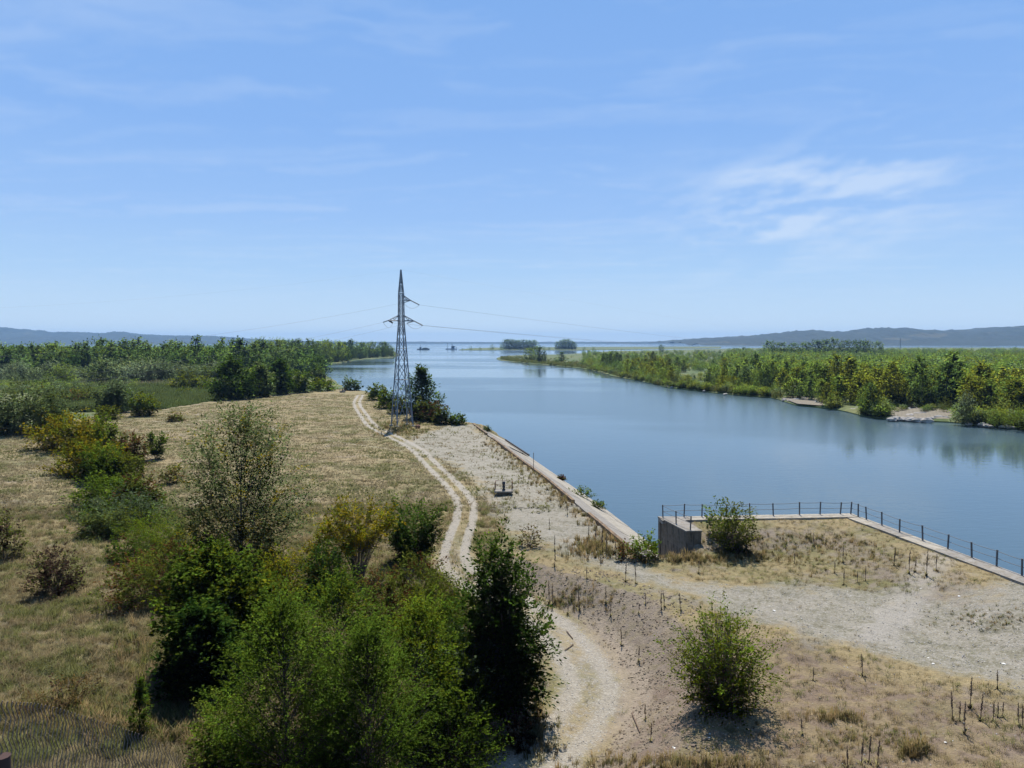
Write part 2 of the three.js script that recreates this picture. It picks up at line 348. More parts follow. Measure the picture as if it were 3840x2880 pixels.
function lowland(points, top, name, label, wobble = 3) {
  const r = rng(points.length * 7 + 3), pts = [];
  for (let i = 0; i < points.length; i++) {          // an uneven shoreline
    const a = points[i], b = points[(i + 1) % points.length], L = Math.hypot(b[0] - a[0], b[1] - a[1]), n = Math.min(30, Math.ceil(L / 12));
    for (let k = 0; k < n; k++) { const w = k && L < 900 ? wobble * Math.min(1, L / 60) : 0; pts.push(new THREE.Vector2(lerp(a[0], b[0], k / n) + (r() - 0.5) * w, lerp(a[1], b[1], k / n) + (r() - 0.5) * w * 1.6)); }
  }
  const g = new THREE.ExtrudeGeometry(new THREE.Shape(pts), { depth: 3, bevelEnabled: true, bevelThickness: 0.5, bevelSize: 1.2, bevelSegments: 1, steps: 1 });
  g.rotateX(-Math.PI / 2); g.translate(0, top - 3.5, 0);
  const uv = g.attributes.uv, p = g.attributes.position; for (let i = 0; i < p.count; i++) uv.setXY(i, p.getX(i), p.getZ(i));
  return setting(mesh(g, plainMat), name, label);
}
const WET = [...[[1300, 1478], [1275, 1452], [1250, 1428], [1215, 1408], [1150, 1394], [1092, 1386], [1060, 1378], [1090, 1372], [1180, 1369], [1290, 1359], [1330, 1351], [1400, 1346], [1478, 1339], [1494, 1331], [1478, 1320], [1455, 1311]].map(p => level(...p, -3.3)), [-1500, 2700], [-4500, 2700], [-4500, -30], [-150, -30], [-125, 60], [-105, 90], [-95, 135], [-90, 175]];
const RIGHT = [...[[4300, 1660], [3840, 1606], [3700, 1592], [3560, 1580], [3350, 1572], [3250, 1558], [3150, 1535], [3000, 1519], [2900, 1490], [2740, 1478], [2600, 1462], [2520, 1454], [2420, 1431], [2320, 1413], [2260, 1396], [2180, 1381], [2050, 1368], [1940, 1358], [1872, 1350], [1866, 1343], [1900, 1336], [2000, 1331], [2090, 1331], [2180, 1326], [2300, 1317]].map(p => level(...p, -3.3)), [900, 2600], [6000, 2600], [6000, 120]];
const ISLE = [[1722, 1312.5], [1800, 1313.5], [1990, 1312], [2150, 1314], [2240, 1312], [2450, 1310], [2700, 1306], [2700, 1300], [2250, 1301], [2000, 1303], [1850, 1304], [1765, 1307]].map(p => level(...p, -3.3));
lowland(WET, -2.85, 'wetland', 'green wetland plain left of the river');
lowland(RIGHT, -2.75, 'river_bank', 'low green far bank of the river');
lowland(ISLE, -2.7, 'island', 'long flat island in the reservoir', 8);

// far hills: ridges with fields and woods
const hillMat = (() => {
  const S = 1024, data = new Uint8Array(S * S * 4);
  for (let j = 0; j < S; j++) for (let i = 0; i < S; i++) {
    const u = i / S, v = j / S, a = tap(TA, u * 2, v * 2), b = tap(TC, u, v), k = 0.6 * sstep(0.62, 0.68, a * 0.75 + tap(TB, u, v * 3) * 0.25), l = 0.55 + b * 0.9;
    data.set([toS(lerp(0.012 * l, 0.075, k)), toS(lerp(0.021 * l, 0.07, k)), toS(lerp(0.013 * l, 0.04, k)), 255], (j * S + i) * 4);
  }
  const t = new THREE.DataTexture(data, S, S); t.colorSpace = THREE.SRGBColorSpace; t.wrapS = t.wrapT = THREE.RepeatWrapping; t.magFilter = THREE.LinearFilter; t.needsUpdate = true;
  return new THREE.MeshStandardMaterial({ map: t, roughness: 1 });
})();
function ridge(profile, dist, depth, name, label, rough = 1) {  // profile: [bearing in sight units, height in sight units]
  const N = 520, M = 26, P = [], U = [], I = [];
  const prof = x => { let k = 0; while (k < profile.length - 2 && profile[k + 1][0] < x) k++; const [a, b] = [profile[k], profile[k + 1]]; return lerp(a[1], b[1], sstep(0, 1, clamp((x - a[0]) / (b[0] - a[0])))); };
  const x0 = profile[0][0], x1 = profile.at(-1)[0];
  for (let i = 0; i <= N; i++) for (let j = 0; j <= M; j++) {
    const px = lerp(x0, x1, i / N), dd = dist + depth * j / M, x = (px - 1920) / F * (dist + depth * 0.7), t = j / M;
    const crest = Math.max(0, prof(px)) / F * (dist + depth * 0.7) + 19;
    const shape = Math.sin(Math.min(t / 0.7, 1) * Math.PI / 2) ** 0.8 * (t > 0.7 ? 1 - (t - 0.7) * 0.5 : 1);
    const n = (tap(TA, x / 4100, dd / 4100) - 0.5) * 0.9 + (tap(TB, x / 1900, dd / 1900) - 0.5) * 0.5;
    P.push(x, WATER - 2 + crest * shape * (1 + n * (t < 0.65 ? 1 : 0.22)) + (tap(TC, x / 1500, dd / 1500) - 0.5) * 22 * rough * (t > 0.1 ? 1 : 0), -dd); U.push(x / 2600, dd / 2600);
  }
  for (let i = 0; i < N; i++) for (let j = 0; j < M; j++) { const k = i * (M + 1) + j; I.push(k, k + M + 1, k + 1, k + 1, k + M + 1, k + M + 2); }
  const g = new THREE.BufferGeometry(); g.setAttribute('position', new THREE.Float32BufferAttribute(P, 3)); g.setAttribute('uv', new THREE.Float32BufferAttribute(U, 2)); g.setIndex(I); g.computeVertexNormals();
  setting(mesh(g, hillMat), name, label);
}
ridge([[-600, 44], [0, 41], [260, 37], [480, 31], [650, 26], [800, 19], [1000, 9], [1150, 4], [1300, 0]], 6400, 2600, 'hills', 'blue wooded hills beyond the left wood');
ridge([[2480, 0], [2560, 8], [2700, 18], [2850, 27], [3000, 34], [3230, 40], [3450, 46], [3600, 44], [3700, 52], [3800, 60], [4000, 66], [4400, 74]], 4200, 2000, 'hills', 'blue wooded hills beyond the right bank', 1.2);
ridge([[1200, 0], [1400, 1], [1650, 2.0], [1800, 1.2], [2100, 1.0], [2300, 1.8], [2500, 3], [2700, 2]], 8600, 600, 'far_shore', 'thin dark far shore at the head of the reservoir', 0.25);

// ------------------------------------------------------------------ foliage
const leafMat = new THREE.MeshPhysicalMaterial({ color: 0xffffff, vertexColors: true, roughness: 0.93, transmission: 0.58, thickness: 0, ior: 1.3, specularIntensity: 0.3, side: THREE.DoubleSide });
const tints = new Map();
function tinted(c) {
  const k = c.join(); if (!tints.has(k)) { const m = leafMat.clone(); m.roughness = 0.98; m.color.setRGB(...c); tints.set(k, m); } return tints.get(k);
}
const bark = std(0.10, 0.085, 0.068, 0.95), barkDark = std(0.055, 0.045, 0.038, 0.95), twigMat = std(0.13, 0.095, 0.08, 0.95);
const PROFILE = {
  round: t => Math.sqrt(Math.max(0.02, 1 - (2 * t - 0.9) ** 2 / 1.21)),
  ovate: t => Math.pow(Math.sin(Math.PI * Math.pow(clamp(t * 0.96 + 0.03), 0.72)), 0.75),
  cone: t => Math.pow(1 - t, 0.75) * 0.95 + 0.06,
  column: t => 0.55 + 0.45 * Math.sin(Math.PI * clamp(t * 0.9 + 0.08)) - 0.35 * t * t * t,
  vase: t => 0.28 + 0.72 * Math.sin(Math.PI * 0.62 * Math.pow(t, 0.8)) - 0.25 * t ** 6,
  mound: t => Math.sqrt(Math.max(0.03, 1 - t * t * 0.97)),
};
function plantGeo(o) {
  const r = rng(o.seed ?? 1), P = [], N = [], C = [], I = [], wood = [];
  const R = PROFILE[o.profile ?? 'round'], h = o.h, w = o.w / 2, bare = (o.bare ?? 0.1) * h, ph = r() * 9, trunk = o.trunk ?? 0;
  const A = new THREE.Vector3(), B = new THREE.Vector3(), Q = new THREE.Vector3(), T = new THREE.Vector3(), D = new THREE.Vector3(), n = new THREE.Vector3(), s = new THREE.Vector3(), p = new THREE.Vector3(), out = new THREE.Vector3();
  const nb = o.branches, lean = (r() - 0.5) * 0.12 * h, lean2 = (r() - 0.5) * 0.12 * h;
  const main = o.color ?? [1, 1, 1], alt = o.alt ?? [1.7, 1.35, 0.7], altAt = o.altAt ?? (() => 0.03);
  const tube = (a, m, b, r0, r1, seg, sides) => {
    const c = new THREE.QuadraticBezierCurve3(a.clone(), m.clone(), b.clone()), pts = c.getPoints(seg), pos = [], nor = [], idx = [];
    for (let i = 0; i <= seg; i++) {
      const dir = c.getTangent(i / seg), x = new THREE.Vector3(-dir.y, dir.x, 0.01).normalize(), y = dir.clone().cross(x), rad = lerp(r0, r1, i / seg);
      for (let k = 0; k < sides; k++) { const an = k / sides * 2 * Math.PI, q = x.clone().multiplyScalar(Math.cos(an)).addScaledVector(y, Math.sin(an)); nor.push(q.x, q.y, q.z); pos.push(pts[i].x + q.x * rad, pts[i].y + q.y * rad, pts[i].z + q.z * rad); }
    }
    for (let i = 0; i < seg; i++) for (let k = 0; k < sides; k++) { const a0 = i * sides + k, b0 = i * sides + (k + 1) % sides; idx.push(a0, b0, a0 + sides, b0, b0 + sides, a0 + sides); }
    const g = new THREE.BufferGeometry(); g.setAttribute('position', new THREE.Float32BufferAttribute(pos, 3)); g.setAttribute('normal', new THREE.Float32BufferAttribute(nor, 3)); g.setIndex(idx); wood.push(g);
  };
  if (trunk) tube(A.set(0, -0.15, 0), B.set(lean * 0.2, h * 0.45, lean2 * 0.2), Q.set(lean * 0.7, h * 0.86, lean2 * 0.7), trunk, trunk * 0.15, 5, o.sides ?? 6);
  for (let i = 0; i < nb; i++) {
    const t = clamp((i + r()) / nb), phi = i * 2.39996 + r() * 0.8, y1 = bare + t * (h - bare);
    const lump = 1.0 + (1.1 * tap(TA, phi / 6.283 * 0.3 + ph, t * 0.3 + ph * 0.37) - 0.55) * (o.lumpy ?? 0.6) + (r() - 0.5) * 0.2, inner = r() < (o.fill ?? 0.25) ? 0.35 + r() * 0.4 : 1;
    let rad = R(t) * w * lump * inner;
    const tipUp = (r() < (o.spiky ?? 0.15) ? 0.12 : 0.03) * h * r();
    B.set(Math.cos(phi) * rad + lean * t * 0.8, y1 + tipUp, Math.sin(phi) * rad + lean2 * t * 0.8);
    if (trunk) { const ys = Math.max(bare * 0.8, y1 - rad * (o.rise ?? 1.0) - 0.06 * h); A.set(lean * 0.7 * ys / h, ys, lean2 * 0.7 * ys / h); }
    else A.set(Math.cos(phi) * w * 0.13 * r(), -0.05, Math.sin(phi) * w * 0.13 * r());
    Q.copy(A).lerp(B, 0.5); if (trunk) Q.y -= 0.04 * h * (o.rise ?? 1) * 0.3; else { Q.x *= 0.72; Q.z *= 0.72; Q.y += 0.05 * h; }
    if (o.wood && i % o.wood === 0) tube(A, Q, B, (trunk ? trunk * 0.22 : o.stem ?? 0.014) * (0.7 + 0.5 * r()), 0.006, 4, 4);
    const btone = 0.75 + r() * 0.5;
    for (let k = 0; k < o.twigs; k++) {
      const u = (o.from ?? 0.35) + (1 - (o.from ?? 0.35)) * Math.pow((k + r()) / o.twigs, 0.8), v = 1 - u;
      p.set(v * v * A.x + 2 * v * u * Q.x + u * u * B.x, v * v * A.y + 2 * v * u * Q.y + u * u * B.y, v * v * A.z + 2 * v * u * Q.z + u * u * B.z);
      if (p.y < bare * 0.5) continue;
      out.set(p.x, 0.25 * (p.y - h * 0.4), p.z).normalize();
      T.copy(B).sub(A).normalize().multiplyScalar(o.along ?? 0.28).addScaledVector(out, 0.35).add(D.set(r() - 0.5, (r() - 0.42) * 0.9, r() - 0.5).multiplyScalar(1.3));
      T.y -= (o.droop ?? 0); T.normalize();
      const tl = o.twig * (0.5 + r()), y = clamp(p.y / h), isAlt = r() < altAt(y, r, phi), tone = btone * (0.82 + r() * 0.36);
      for (let m = 0; m < o.leaves; m++) {
        const e = (m + r()) / o.leaves, L = o.leaf * (0.65 + r() * 0.7), W = L * (o.leafW ?? 0.5) * 0.5;
        const sx = p.x + T.x * tl * e + (r() - 0.5) * o.leaf * (o.spread ?? 0.9), sy = Math.max(0.02, p.y + T.y * tl * e + (r() - 0.5) * o.leaf * (o.spread ?? 0.9)), sz = p.z + T.z * tl * e + (r() - 0.5) * o.leaf * (o.spread ?? 0.9);
        D.set(T.x + (r() - 0.5) * 1.7, T.y * 0.55 + (r() - 0.6) * (o.hang ?? 0.8), T.z + (r() - 0.5) * 1.7).normalize();
        n.set((r() - 0.5) * 1.3 + out.x * 0.3, 0.85 + (r() - 0.3) * 0.7, (r() - 0.5) * 1.3 + out.z * 0.3);
        s.crossVectors(n, D).normalize(); n.crossVectors(D, s).normalize();
        const b = P.length / 3;
        P.push(sx, sy, sz, sx + D.x * L * 0.45 + s.x * W, sy + D.y * L * 0.45 + s.y * W, sz + D.z * L * 0.45 + s.z * W, sx + D.x * L, sy + D.y * L, sz + D.z * L, sx + D.x * L * 0.45 - s.x * W, sy + D.y * L * 0.45 - s.y * W, sz + D.z * L * 0.45 - s.z * W);
        const c = isAlt ? alt : main, q = tone * (0.8 + r() * 0.4), hue = 0.88 + r() * 0.26;
        for (let z = 0; z < 4; z++) { N.push(n.x, n.y, n.z); C.push(c[0] * q * hue, c[1] * q, c[2] * q); }
        I.push(b, b + 1, b + 2, b, b + 2, b + 3);
      }
    }
  }
  const leaf = new THREE.BufferGeometry(); leaf.setAttribute('position', new THREE.Float32BufferAttribute(P, 3)); leaf.setAttribute('normal', new THREE.Float32BufferAttribute(N, 3)); leaf.setAttribute('color', new THREE.Float32BufferAttribute(C, 3)); leaf.setIndex(I);
  return { leaf, wood: wood.length ? mergeGeometries(wood) : null };
}
// one colour per kind of leaf
const K = {
  dark: [0.22, 0.43, 0.065], mid: [0.300, 0.506, 0.068], locust: [0.337, 0.579, 0.080], bright: [0.461, 0.724, 0.080], lime: [0.50, 0.62, 0.05], yellow: [0.80, 0.72, 0.05],
  grey: [0.42, 0.60, 0.25], silver: [0.40, 0.58, 0.33], olive: [0.41, 0.53, 0.10], rust: [0.410, 0.217, 0.091], plum: [0.251, 0.171, 0.137], straw: [0.524, 0.410, 0.171], deep: [0.15, 0.33, 0.06],
};
let plantSeed = 100;
// a plant that stands where a sight line meets the ground, with the height and breadth seen there
function plant(name, label, category, [px, py, top, wide], o = {}) {
  const P = o.ground ? at(px, py, o.ground) : spot(px, py), d = -P.z, sv = sight(px, top), h = EYE + sv[1] / sv[2] * d - P.y, w = wide / F * d / sight(px, py)[2];
  const area = (wide / 3.75) * ((py - top) / 3.75), count = clamp(area * (o.density ?? 1.7) * (d > 60 ? 1.9 : 1.05), 420, 30000), nb = Math.round(clamp(count / 80, 20, 320)), nt = 5;
  const tree = o.trunk !== undefined;
  const g = plantGeo({ profile: tree ? 'ovate' : 'mound', bare: tree ? 0.15 : 0.02, branches: nb, twigs: nt, leaves: Math.max(2, Math.round(count / nb / nt)), leaf: Math.max((o.size ?? 0.10) * 1.45, 2.7 * d / 770), leafW: 0.55, twig: Math.max(0.2, w * 0.17), wood: 3, stem: 0.014, spread: 1.7, seed: plantSeed++, ...o, h, w, color: K[o.main ?? 'mid'], alt: K[o.other ?? 'lime'] });
  const grp = new THREE.Group(); grp.position.copy(P); put(grp, name, label, category, o.group);
  if (g.wood) mesh(g.wood, o.bark ?? (tree ? barkDark : twigMat), tree ? 'trunk' : 'stems', grp);
  mesh(g.leaf, leafMat, tree ? 'crown' : 'foliage', grp);
  return grp;
}
const some = k => () => k;
const nth = i => ['first', 'second', 'third', 'fourth', 'fifth', 'sixth', 'seventh', 'eighth', 'ninth', 'tenth', 'eleventh', 'twelfth', 'thirteenth', 'fourteenth', 'fifteenth'][i];
// --- the thicket in the middle foreground
plant('young_tree', 'tall slender tree with thin grey-green leaves and a few yellow ones', 'tree', [905, 2135, 1566, 450], { trunk: 0.1, bare: 0.1, main: 'grey', other: 'yellow', altAt: (y, r, phi) => (Math.abs(phi % 6.28 - 1.2) < 0.35 ? 0.3 : 0.08), density: 1.5, size: 0.105, lumpy: 0.8, profile: 'round', rise: 1.7, fill: 0.4, wood: 5, along: 0.5, spiky: 0.3, bark });
plant('columnar_shrub', 'tall dark green dense bush beside the bend of the track', 'bush', [1895, 2650, 2030, 350], { main: 'dark', other: 'mid', altAt: some(0.2), profile: 'column', density: 2.4, size: 0.12, lumpy: 0.35, fill: 0.5, spiky: 0.3, bare: 0.01 });
plant('columnar_shrub', 'upright dark green bush left of the gravel track', 'bush', [1545, 2112, 1880, 215], { main: 'dark', other: 'mid', altAt: some(0.25), profile: 'vase', density: 3.0, size: 0.09, spiky: 0.7 });
plant('flowering_shrub', 'shrub with a yellow crown over bare brown stems', 'bush', [1345, 2185, 1905, 240], { main: 'yellow', other: 'lime', altAt: some(0.35), profile: 'vase', density: 1.5, size: 0.08, bare: 0.45, from: 0.72, wood: 1, stem: 0.02, spiky: 0.5 });
plant('flowering_shrub', 'small yellow-tipped shrub left of the bare-stemmed yellow one', 'bush', [1215, 2200, 1985, 130], { main: 'lime', other: 'yellow', altAt: some(0.5), profile: 'round', density: 1.3, size: 0.08, from: 0.6 });
plant('leafy_shrub', 'dark glossy bush in front of the yellow-crowned shrub', 'bush', [1225, 2250, 2035, 180], { main: 'deep', other: 'mid', altAt: some(0.2), profile: 'round', density: 2.0 });
plant('leafy_shrub', 'olive bush with browning leaves below the upright bush by the track', 'bush', [1560, 2250, 2090, 260], { main: 'olive', other: 'rust', altAt: some(0.2), profile: 'mound', density: 1.6 });
plant('leafy_shrub', 'mid green bush at the track edge behind the tallest dark bush', 'bush', [1660, 2330, 2150, 240], { main: 'olive', other: 'lime', altAt: some(0.25), profile: 'mound', density: 1.6 });
plant('leafy_shrub', 'rusty green shrub in the middle of the thicket', 'bush', [1430, 2350, 2150, 260], { main: 'olive', other: 'rust', altAt: some(0.25), profile: 'mound', density: 1.6 });
plant('leafy_shrub', 'yellowish shrub under the slender grey-green tree', 'bush', [1060, 2260, 2080, 300], { main: 'lime', other: 'yellow', altAt: some(0.3), profile: 'mound', density: 1.5 });
plant('maple_tree', 'broad bright-leaved tree on the left flank of the thicket', 'tree', [820, 2500, 2085, 380], { trunk: 0.10, main: 'mid', other: 'lime', altAt: some(0.22), density: 1.6, size: 0.13, leafW: 0.85, profile: 'round', bare: 0.03, spiky: 0.4 });
plant('maple_tree', 'dark shaded tree on the left edge of the thicket over dry grass', 'tree', [760, 2600, 2280, 280], { trunk: 0.08, main: 'deep', other: 'mid', altAt: some(0.3), density: 1.7, size: 0.12, leafW: 0.8, profile: 'mound', bare: 0.02 });
plant('leafy_shrub', 'green shrub between the broad-leaved tree and the locust trees', 'bush', [1010, 2440, 2190, 260], { main: 'mid', other: 'lime', altAt: some(0.3), profile: 'round', density: 1.6 });
plant('leafy_shrub', 'pale green shrub right of the locust crowns', 'bush', [1620, 2470, 2240, 300], { main: 'bright', other: 'olive', altAt: some(0.3), profile: 'mound', density: 1.6 });
plant('locust_tree', 'feathery locust tree in the middle of the thicket', 'tree', [1260, 2760, 2200, 440], { trunk: 0.09, main: 'locust', other: 'lime', altAt: some(0.2), density: 1.35, size: 0.07, leafW: 0.5, profile: 'ovate', bare: 0.15, rise: 0.9, droop: 0.15, spiky: 0.5 });
plant('locust_tree', 'feathery locust tree nearest the camera with a thin dark trunk', 'tree', [1080, 2960, 2280, 520], { trunk: 0.09, main: 'locust', other: 'bright', altAt: some(0.2), density: 1.2, size: 0.065, leafW: 0.5, profile: 'ovate', bare: 0.16, rise: 0.9, droop: 0.15, spiky: 0.5 });
plant('locust_tree', 'feathery locust tree at the bottom edge beside the bramble', 'tree', [1390, 2980, 2370, 460], { trunk: 0.09, main: 'locust', other: 'mid', altAt: some(0.3), density: 1.25, size: 0.065, leafW: 0.5, profile: 'ovate', bare: 0.16, rise: 0.9, droop: 0.15, spiky: 0.5 });
plant('locust_tree', 'yellowish locust tree leaning towards the tall dark bush', 'tree', [1560, 2720, 2300, 320], { trunk: 0.07, main: 'bright', other: 'lime', altAt: some(0.35), density: 1.4, size: 0.065, profile: 'ovate', bare: 0.12, rise: 0.9, spiky: 0.5 });
plant('leafy_shrub', 'dull green shrub in the lower left of the thicket', 'bush', [860, 2870, 2610, 300], { main: 'olive', other: 'bright', altAt: some(0.35), profile: 'mound', density: 1.4, size: 0.08 });
plant('leafy_shrub', 'dark green shrub in front of the tallest dark bush', 'bush', [1730, 2700, 2390, 300], { main: 'mid', other: 'silver', altAt: some(0.35), profile: 'round', density: 1.8 });
plant('leafy_shrub', 'shrub with pale yellowish sprays against the tallest dark bush', 'bush', [1810, 2620, 2395, 130], { main: 'lime', other: 'olive', altAt: some(0.3), profile: 'vase', density: 1.0, bare: 0.5, from: 0.6 });
plant('bramble', 'low mounded bramble with dark gaps at the bottom edge', 'bush', [1690, 2860, 2610, 400], { main: 'mid', other: 'bright', altAt: some(0.3), profile: 'mound', density: 1.9, size: 0.075, fill: 0.1 });
plant('dead_shrub', 'purplish bare shrub at the edge of the gravel road', 'bush', [1930, 2800, 2665, 150], { main: 'plum', other: 'rust', altAt: some(0.4), profile: 'mound', density: 1.0, size: 0.05, wood: 1 });
// --- the hedge along the ditch on the left
const hedge = 'shrubs along the ditch';
const H = (label, [a, b, c, w], o) => plant('hedge_shrub', label, 'bush', [a, b, c, w * 1.3], { profile: 'mound', density: 1.7, size: 0.09, group: hedge, ...o });
H('yellow-green bush at the far end of the ditch hedge', [255, 1692, 1562, 190], { main: 'lime', other: 'yellow', altAt: some(0.45), profile: 'round' });
H('small green tree-like bush at the far end of the hedge', [345, 1668, 1558, 80], { main: 'bright', other: 'lime', altAt: some(0.3), profile: 'vase' });
H('bright green bush right of the yellow-green hedge end', [400, 1690, 1580, 70], { main: 'bright', other: 'lime', altAt: some(0.2), profile: 'round' });
H('golden bush in front of the yellow-green hedge end', [330, 1790, 1655, 190], { main: 'lime', other: 'yellow', altAt: some(0.55) });
H('dark green bush in the golden stretch of the hedge', [375, 1812, 1668, 110], { main: 'mid', other: 'bright', altAt: some(0.3), profile: 'vase' });
H('rusty red bush on the right of the hedge', [485, 1740, 1632, 110], { main: 'rust', other: 'olive', altAt: some(0.4) });
H('olive bush in the right side of the hedge', [470, 1800, 1705, 110], { main: 'olive', other: 'lime', altAt: some(0.4) });
H('green bush in the middle of the ditch hedge', [420, 1900, 1795, 220], { main: 'bright', other: 'mid', altAt: some(0.4) });
H('rust-flecked bush in the middle of the ditch hedge', [520, 1900, 1785, 120], { main: 'olive', other: 'rust', altAt: some(0.35) });
H('grey-green bush low in the ditch hedge', [460, 1962, 1868, 250], { main: 'silver', other: 'mid', altAt: some(0.35) });
H('dull green bush on the left of the hedge', [390, 2012, 1915, 150], { main: 'grey', other: 'olive', altAt: some(0.4) });
H('fresh green willowy clump in the hedge', [590, 2060, 1925, 190], { main: 'bright', other: 'lime', altAt: some(0.3), profile: 'vase', leafW: 0.2, size: 0.16 });
H('dark bush left of the fresh green clump', [475, 2110, 2020, 120], { main: 'mid', other: 'rust', altAt: some(0.2) });
H('reddish bush at the foot of the slender tree', [630, 2140, 2040, 140], { main: 'rust', other: 'olive', altAt: some(0.55) });
H('yellowish bush left of the slender tree', [700, 2110, 1990, 140], { main: 'olive', other: 'yellow', altAt: some(0.3), density: 0.9 });
H('broad olive bramble at the near end of the hedge', [560, 2270, 2085, 250], { main: 'olive', other: 'rust', altAt: some(0.3), size: 0.07 });
H('lime-topped bush on the near hedge bramble', [530, 2180, 2085, 130], { main: 'lime', other: 'olive', altAt: some(0.4) });
H('green bush between hedge and thicket', [730, 2210, 2090, 160], { main: 'mid', other: 'lime', altAt: some(0.4) });
plant('small_tree', 'small green tree alone right of the rusty bush', 'tree', [590, 1722, 1630, 60], { trunk: 0.06, main: 'mid', other: 'bright', altAt: some(0.3), profile: 'vase', bare: 0.2 });
plant('dead_shrub', 'straw-coloured shrub alone in the grass', 'bush', [645, 1812, 1748, 90], { main: 'straw', other: 'olive', altAt: some(0.4), density: 0.9 });
plant('dead_shrub', 'lone dark purplish bush in the grass on the left', 'bush', [212, 2222, 2060, 190], { main: 'plum', other: 'olive', altAt: some(0.2), profile: 'mound', density: 1.6, size: 0.07, wood: 1 });
plant('dead_shrub', 'straggling brown and olive bush at the left edge', 'bush', [20, 2095, 1905, 130], { main: 'olive', other: 'plum', altAt: some(0.5), profile: 'mound', density: 1.1, size: 0.07, wood: 1 });
plant('sapling', 'narrow green sapling by the wire fence', 'tree', [522, 2770, 2560, 62], { trunk: 0.03, main: 'mid', other: 'lime', altAt: some(0.2), profile: 'cone', bare: 0.03, lumpy: 1.1, density: 1.8, size: 0.06 });
plant('dead_shrub', 'brown bent-over weeds left of the sapling', 'bush', [250, 2640, 2560, 280], { main: 'straw', other: 'plum', altAt: some(0.3), density: 0.8, size: 0.06, wood: 1 });
// --- the meadow's far edge
const E = (label, box, o) => plant('meadow_shrub', label, 'bush', box, { profile: 'mound', density: 1.9, group: 'shrubs along the edge of the meadow', ...o });
E('large round bush at the left edge of the meadow', [95, 1618, 1450, 300], { main: 'grey', other: 'olive', altAt: some(0.2), profile: 'round' });
E('green bush beside the large round bush', [215, 1600, 1530, 80], { main: 'mid', other: 'bright', altAt: some(0.3) });
E('brown-topped dark bush at the meadow edge', [305, 1552, 1465, 150], { main: 'olive', other: 'rust', altAt: some(0.2) });
E('grey willow bush at the meadow edge', [425, 1545, 1432, 120], { main: 'silver', other: 'grey', altAt: some(0.3), profile: 'round' });
E('low yellowish bush in front of the grey willow', [405, 1572, 1530, 90], { main: 'olive', other: 'lime', altAt: some(0.4) });
E('lime green bush alone at the meadow edge', [537, 1560, 1478, 80], { main: 'lime', other: 'bright', altAt: some(0.3), profile: 'round' });
E('green bush behind the lime green one', [500, 1530, 1470, 90], { main: 'mid', other: 'bright', altAt: some(0.3) });
E('yellow-olive bush left of the dense dark tree', [715, 1490, 1405, 130], { main: 'olive', other: 'lime', altAt: some(0.4), profile: 'round' });
E('small lime bush below the yellow-olive bush', [690, 1508, 1465, 70], { main: 'lime', other: 'bright', altAt: some(0.3) });
E('small olive bush at the foot of the dense dark tree', [760, 1503, 1470, 60], { main: 'olive', other: 'yellow', altAt: some(0.3) });
plant('dense_tree', 'dense dark tree at the far edge of the meadow', 'tree', [868, 1498, 1362, 165], { trunk: 0.25, main: 'dark', other: 'mid', altAt: some(0.2), profile: 'ovate', bare: 0.02, density: 2.2 });
plant('dense_tree', 'grey-green tree right of the dense dark tree', 'tree', [972, 1488, 1372, 90], { trunk: 0.2, main: 'grey', other: 'mid', altAt: some(0.3), profile: 'round', bare: 0.02, density: 2.2 });
plant('dense_tree', 'narrow dark tree at the end of the meadow trees', 'tree', [1052, 1478, 1360, 80], { trunk: 0.2, main: 'dark', other: 'mid', altAt: some(0.15), profile: 'ovate', bare: 0.02, density: 2.2 });
E('light green bush right of the narrow dark tree', [1125, 1472, 1392, 80], { main: 'bright', other: 'mid', altAt: some(0.3), profile: 'round' });
E('grey-green bush near the water', [1198, 1463, 1380, 45], { main: 'grey', other: 'mid', altAt: some(0.3), profile: 'round' });
E('low light green bush on the shore', [1205, 1465, 1425, 110], { main: 'bright', other: 'lime', altAt: some(0.3) });
E('round grey-green bush on the point by the water', [1316, 1463, 1422, 62], { main: 'grey', other: 'mid', altAt: some(0.3), profile: 'round' });
E('bright green bush on the shore left of the pylon', [1412, 1500, 1442, 70], { main: 'lime', other: 'bright', altAt: some(0.4), profile: 'round' });
E('green bush behind the pylon on the shore', [1450, 1530, 1472, 80], { main: 'bright', other: 'lime', altAt: some(0.4) });
E('green bush seen through the legs of the pylon', [1500, 1550, 1490, 70], { main: 'mid', other: 'yellow', altAt: some(0.15) });
E('olive and rust bush right of the pylon', [1598, 1580, 1508, 100], { main: 'olive', other: 'rust', altAt: some(0.35), profile: 'round' });
E('olive bush between the pylon tree and the revetment', [1655, 1590, 1525, 70], { main: 'olive', other: 'rust', altAt: some(0.25) });
E('low green bush at the upper end of the revetment', [1715, 1592, 1555, 70], { main: 'bright', other: 'mid', altAt: some(0.4) });
plant('young_tree', 'green tree on the shore beside the pylon', 'tree', [1585, 1572, 1392, 115], { trunk: 0.16, main: 'mid', other: 'bright', altAt: some(0.2), profile: 'ovate', bare: 0.08, density: 2.0, rise: 1.2, spiky: 0.6 });
plant('dead_shrub', 'dry weed tuft in the middle of the meadow', 'bush', [658, 1580, 1558, 45], { main: 'straw', other: 'olive', altAt: some(0.4) });
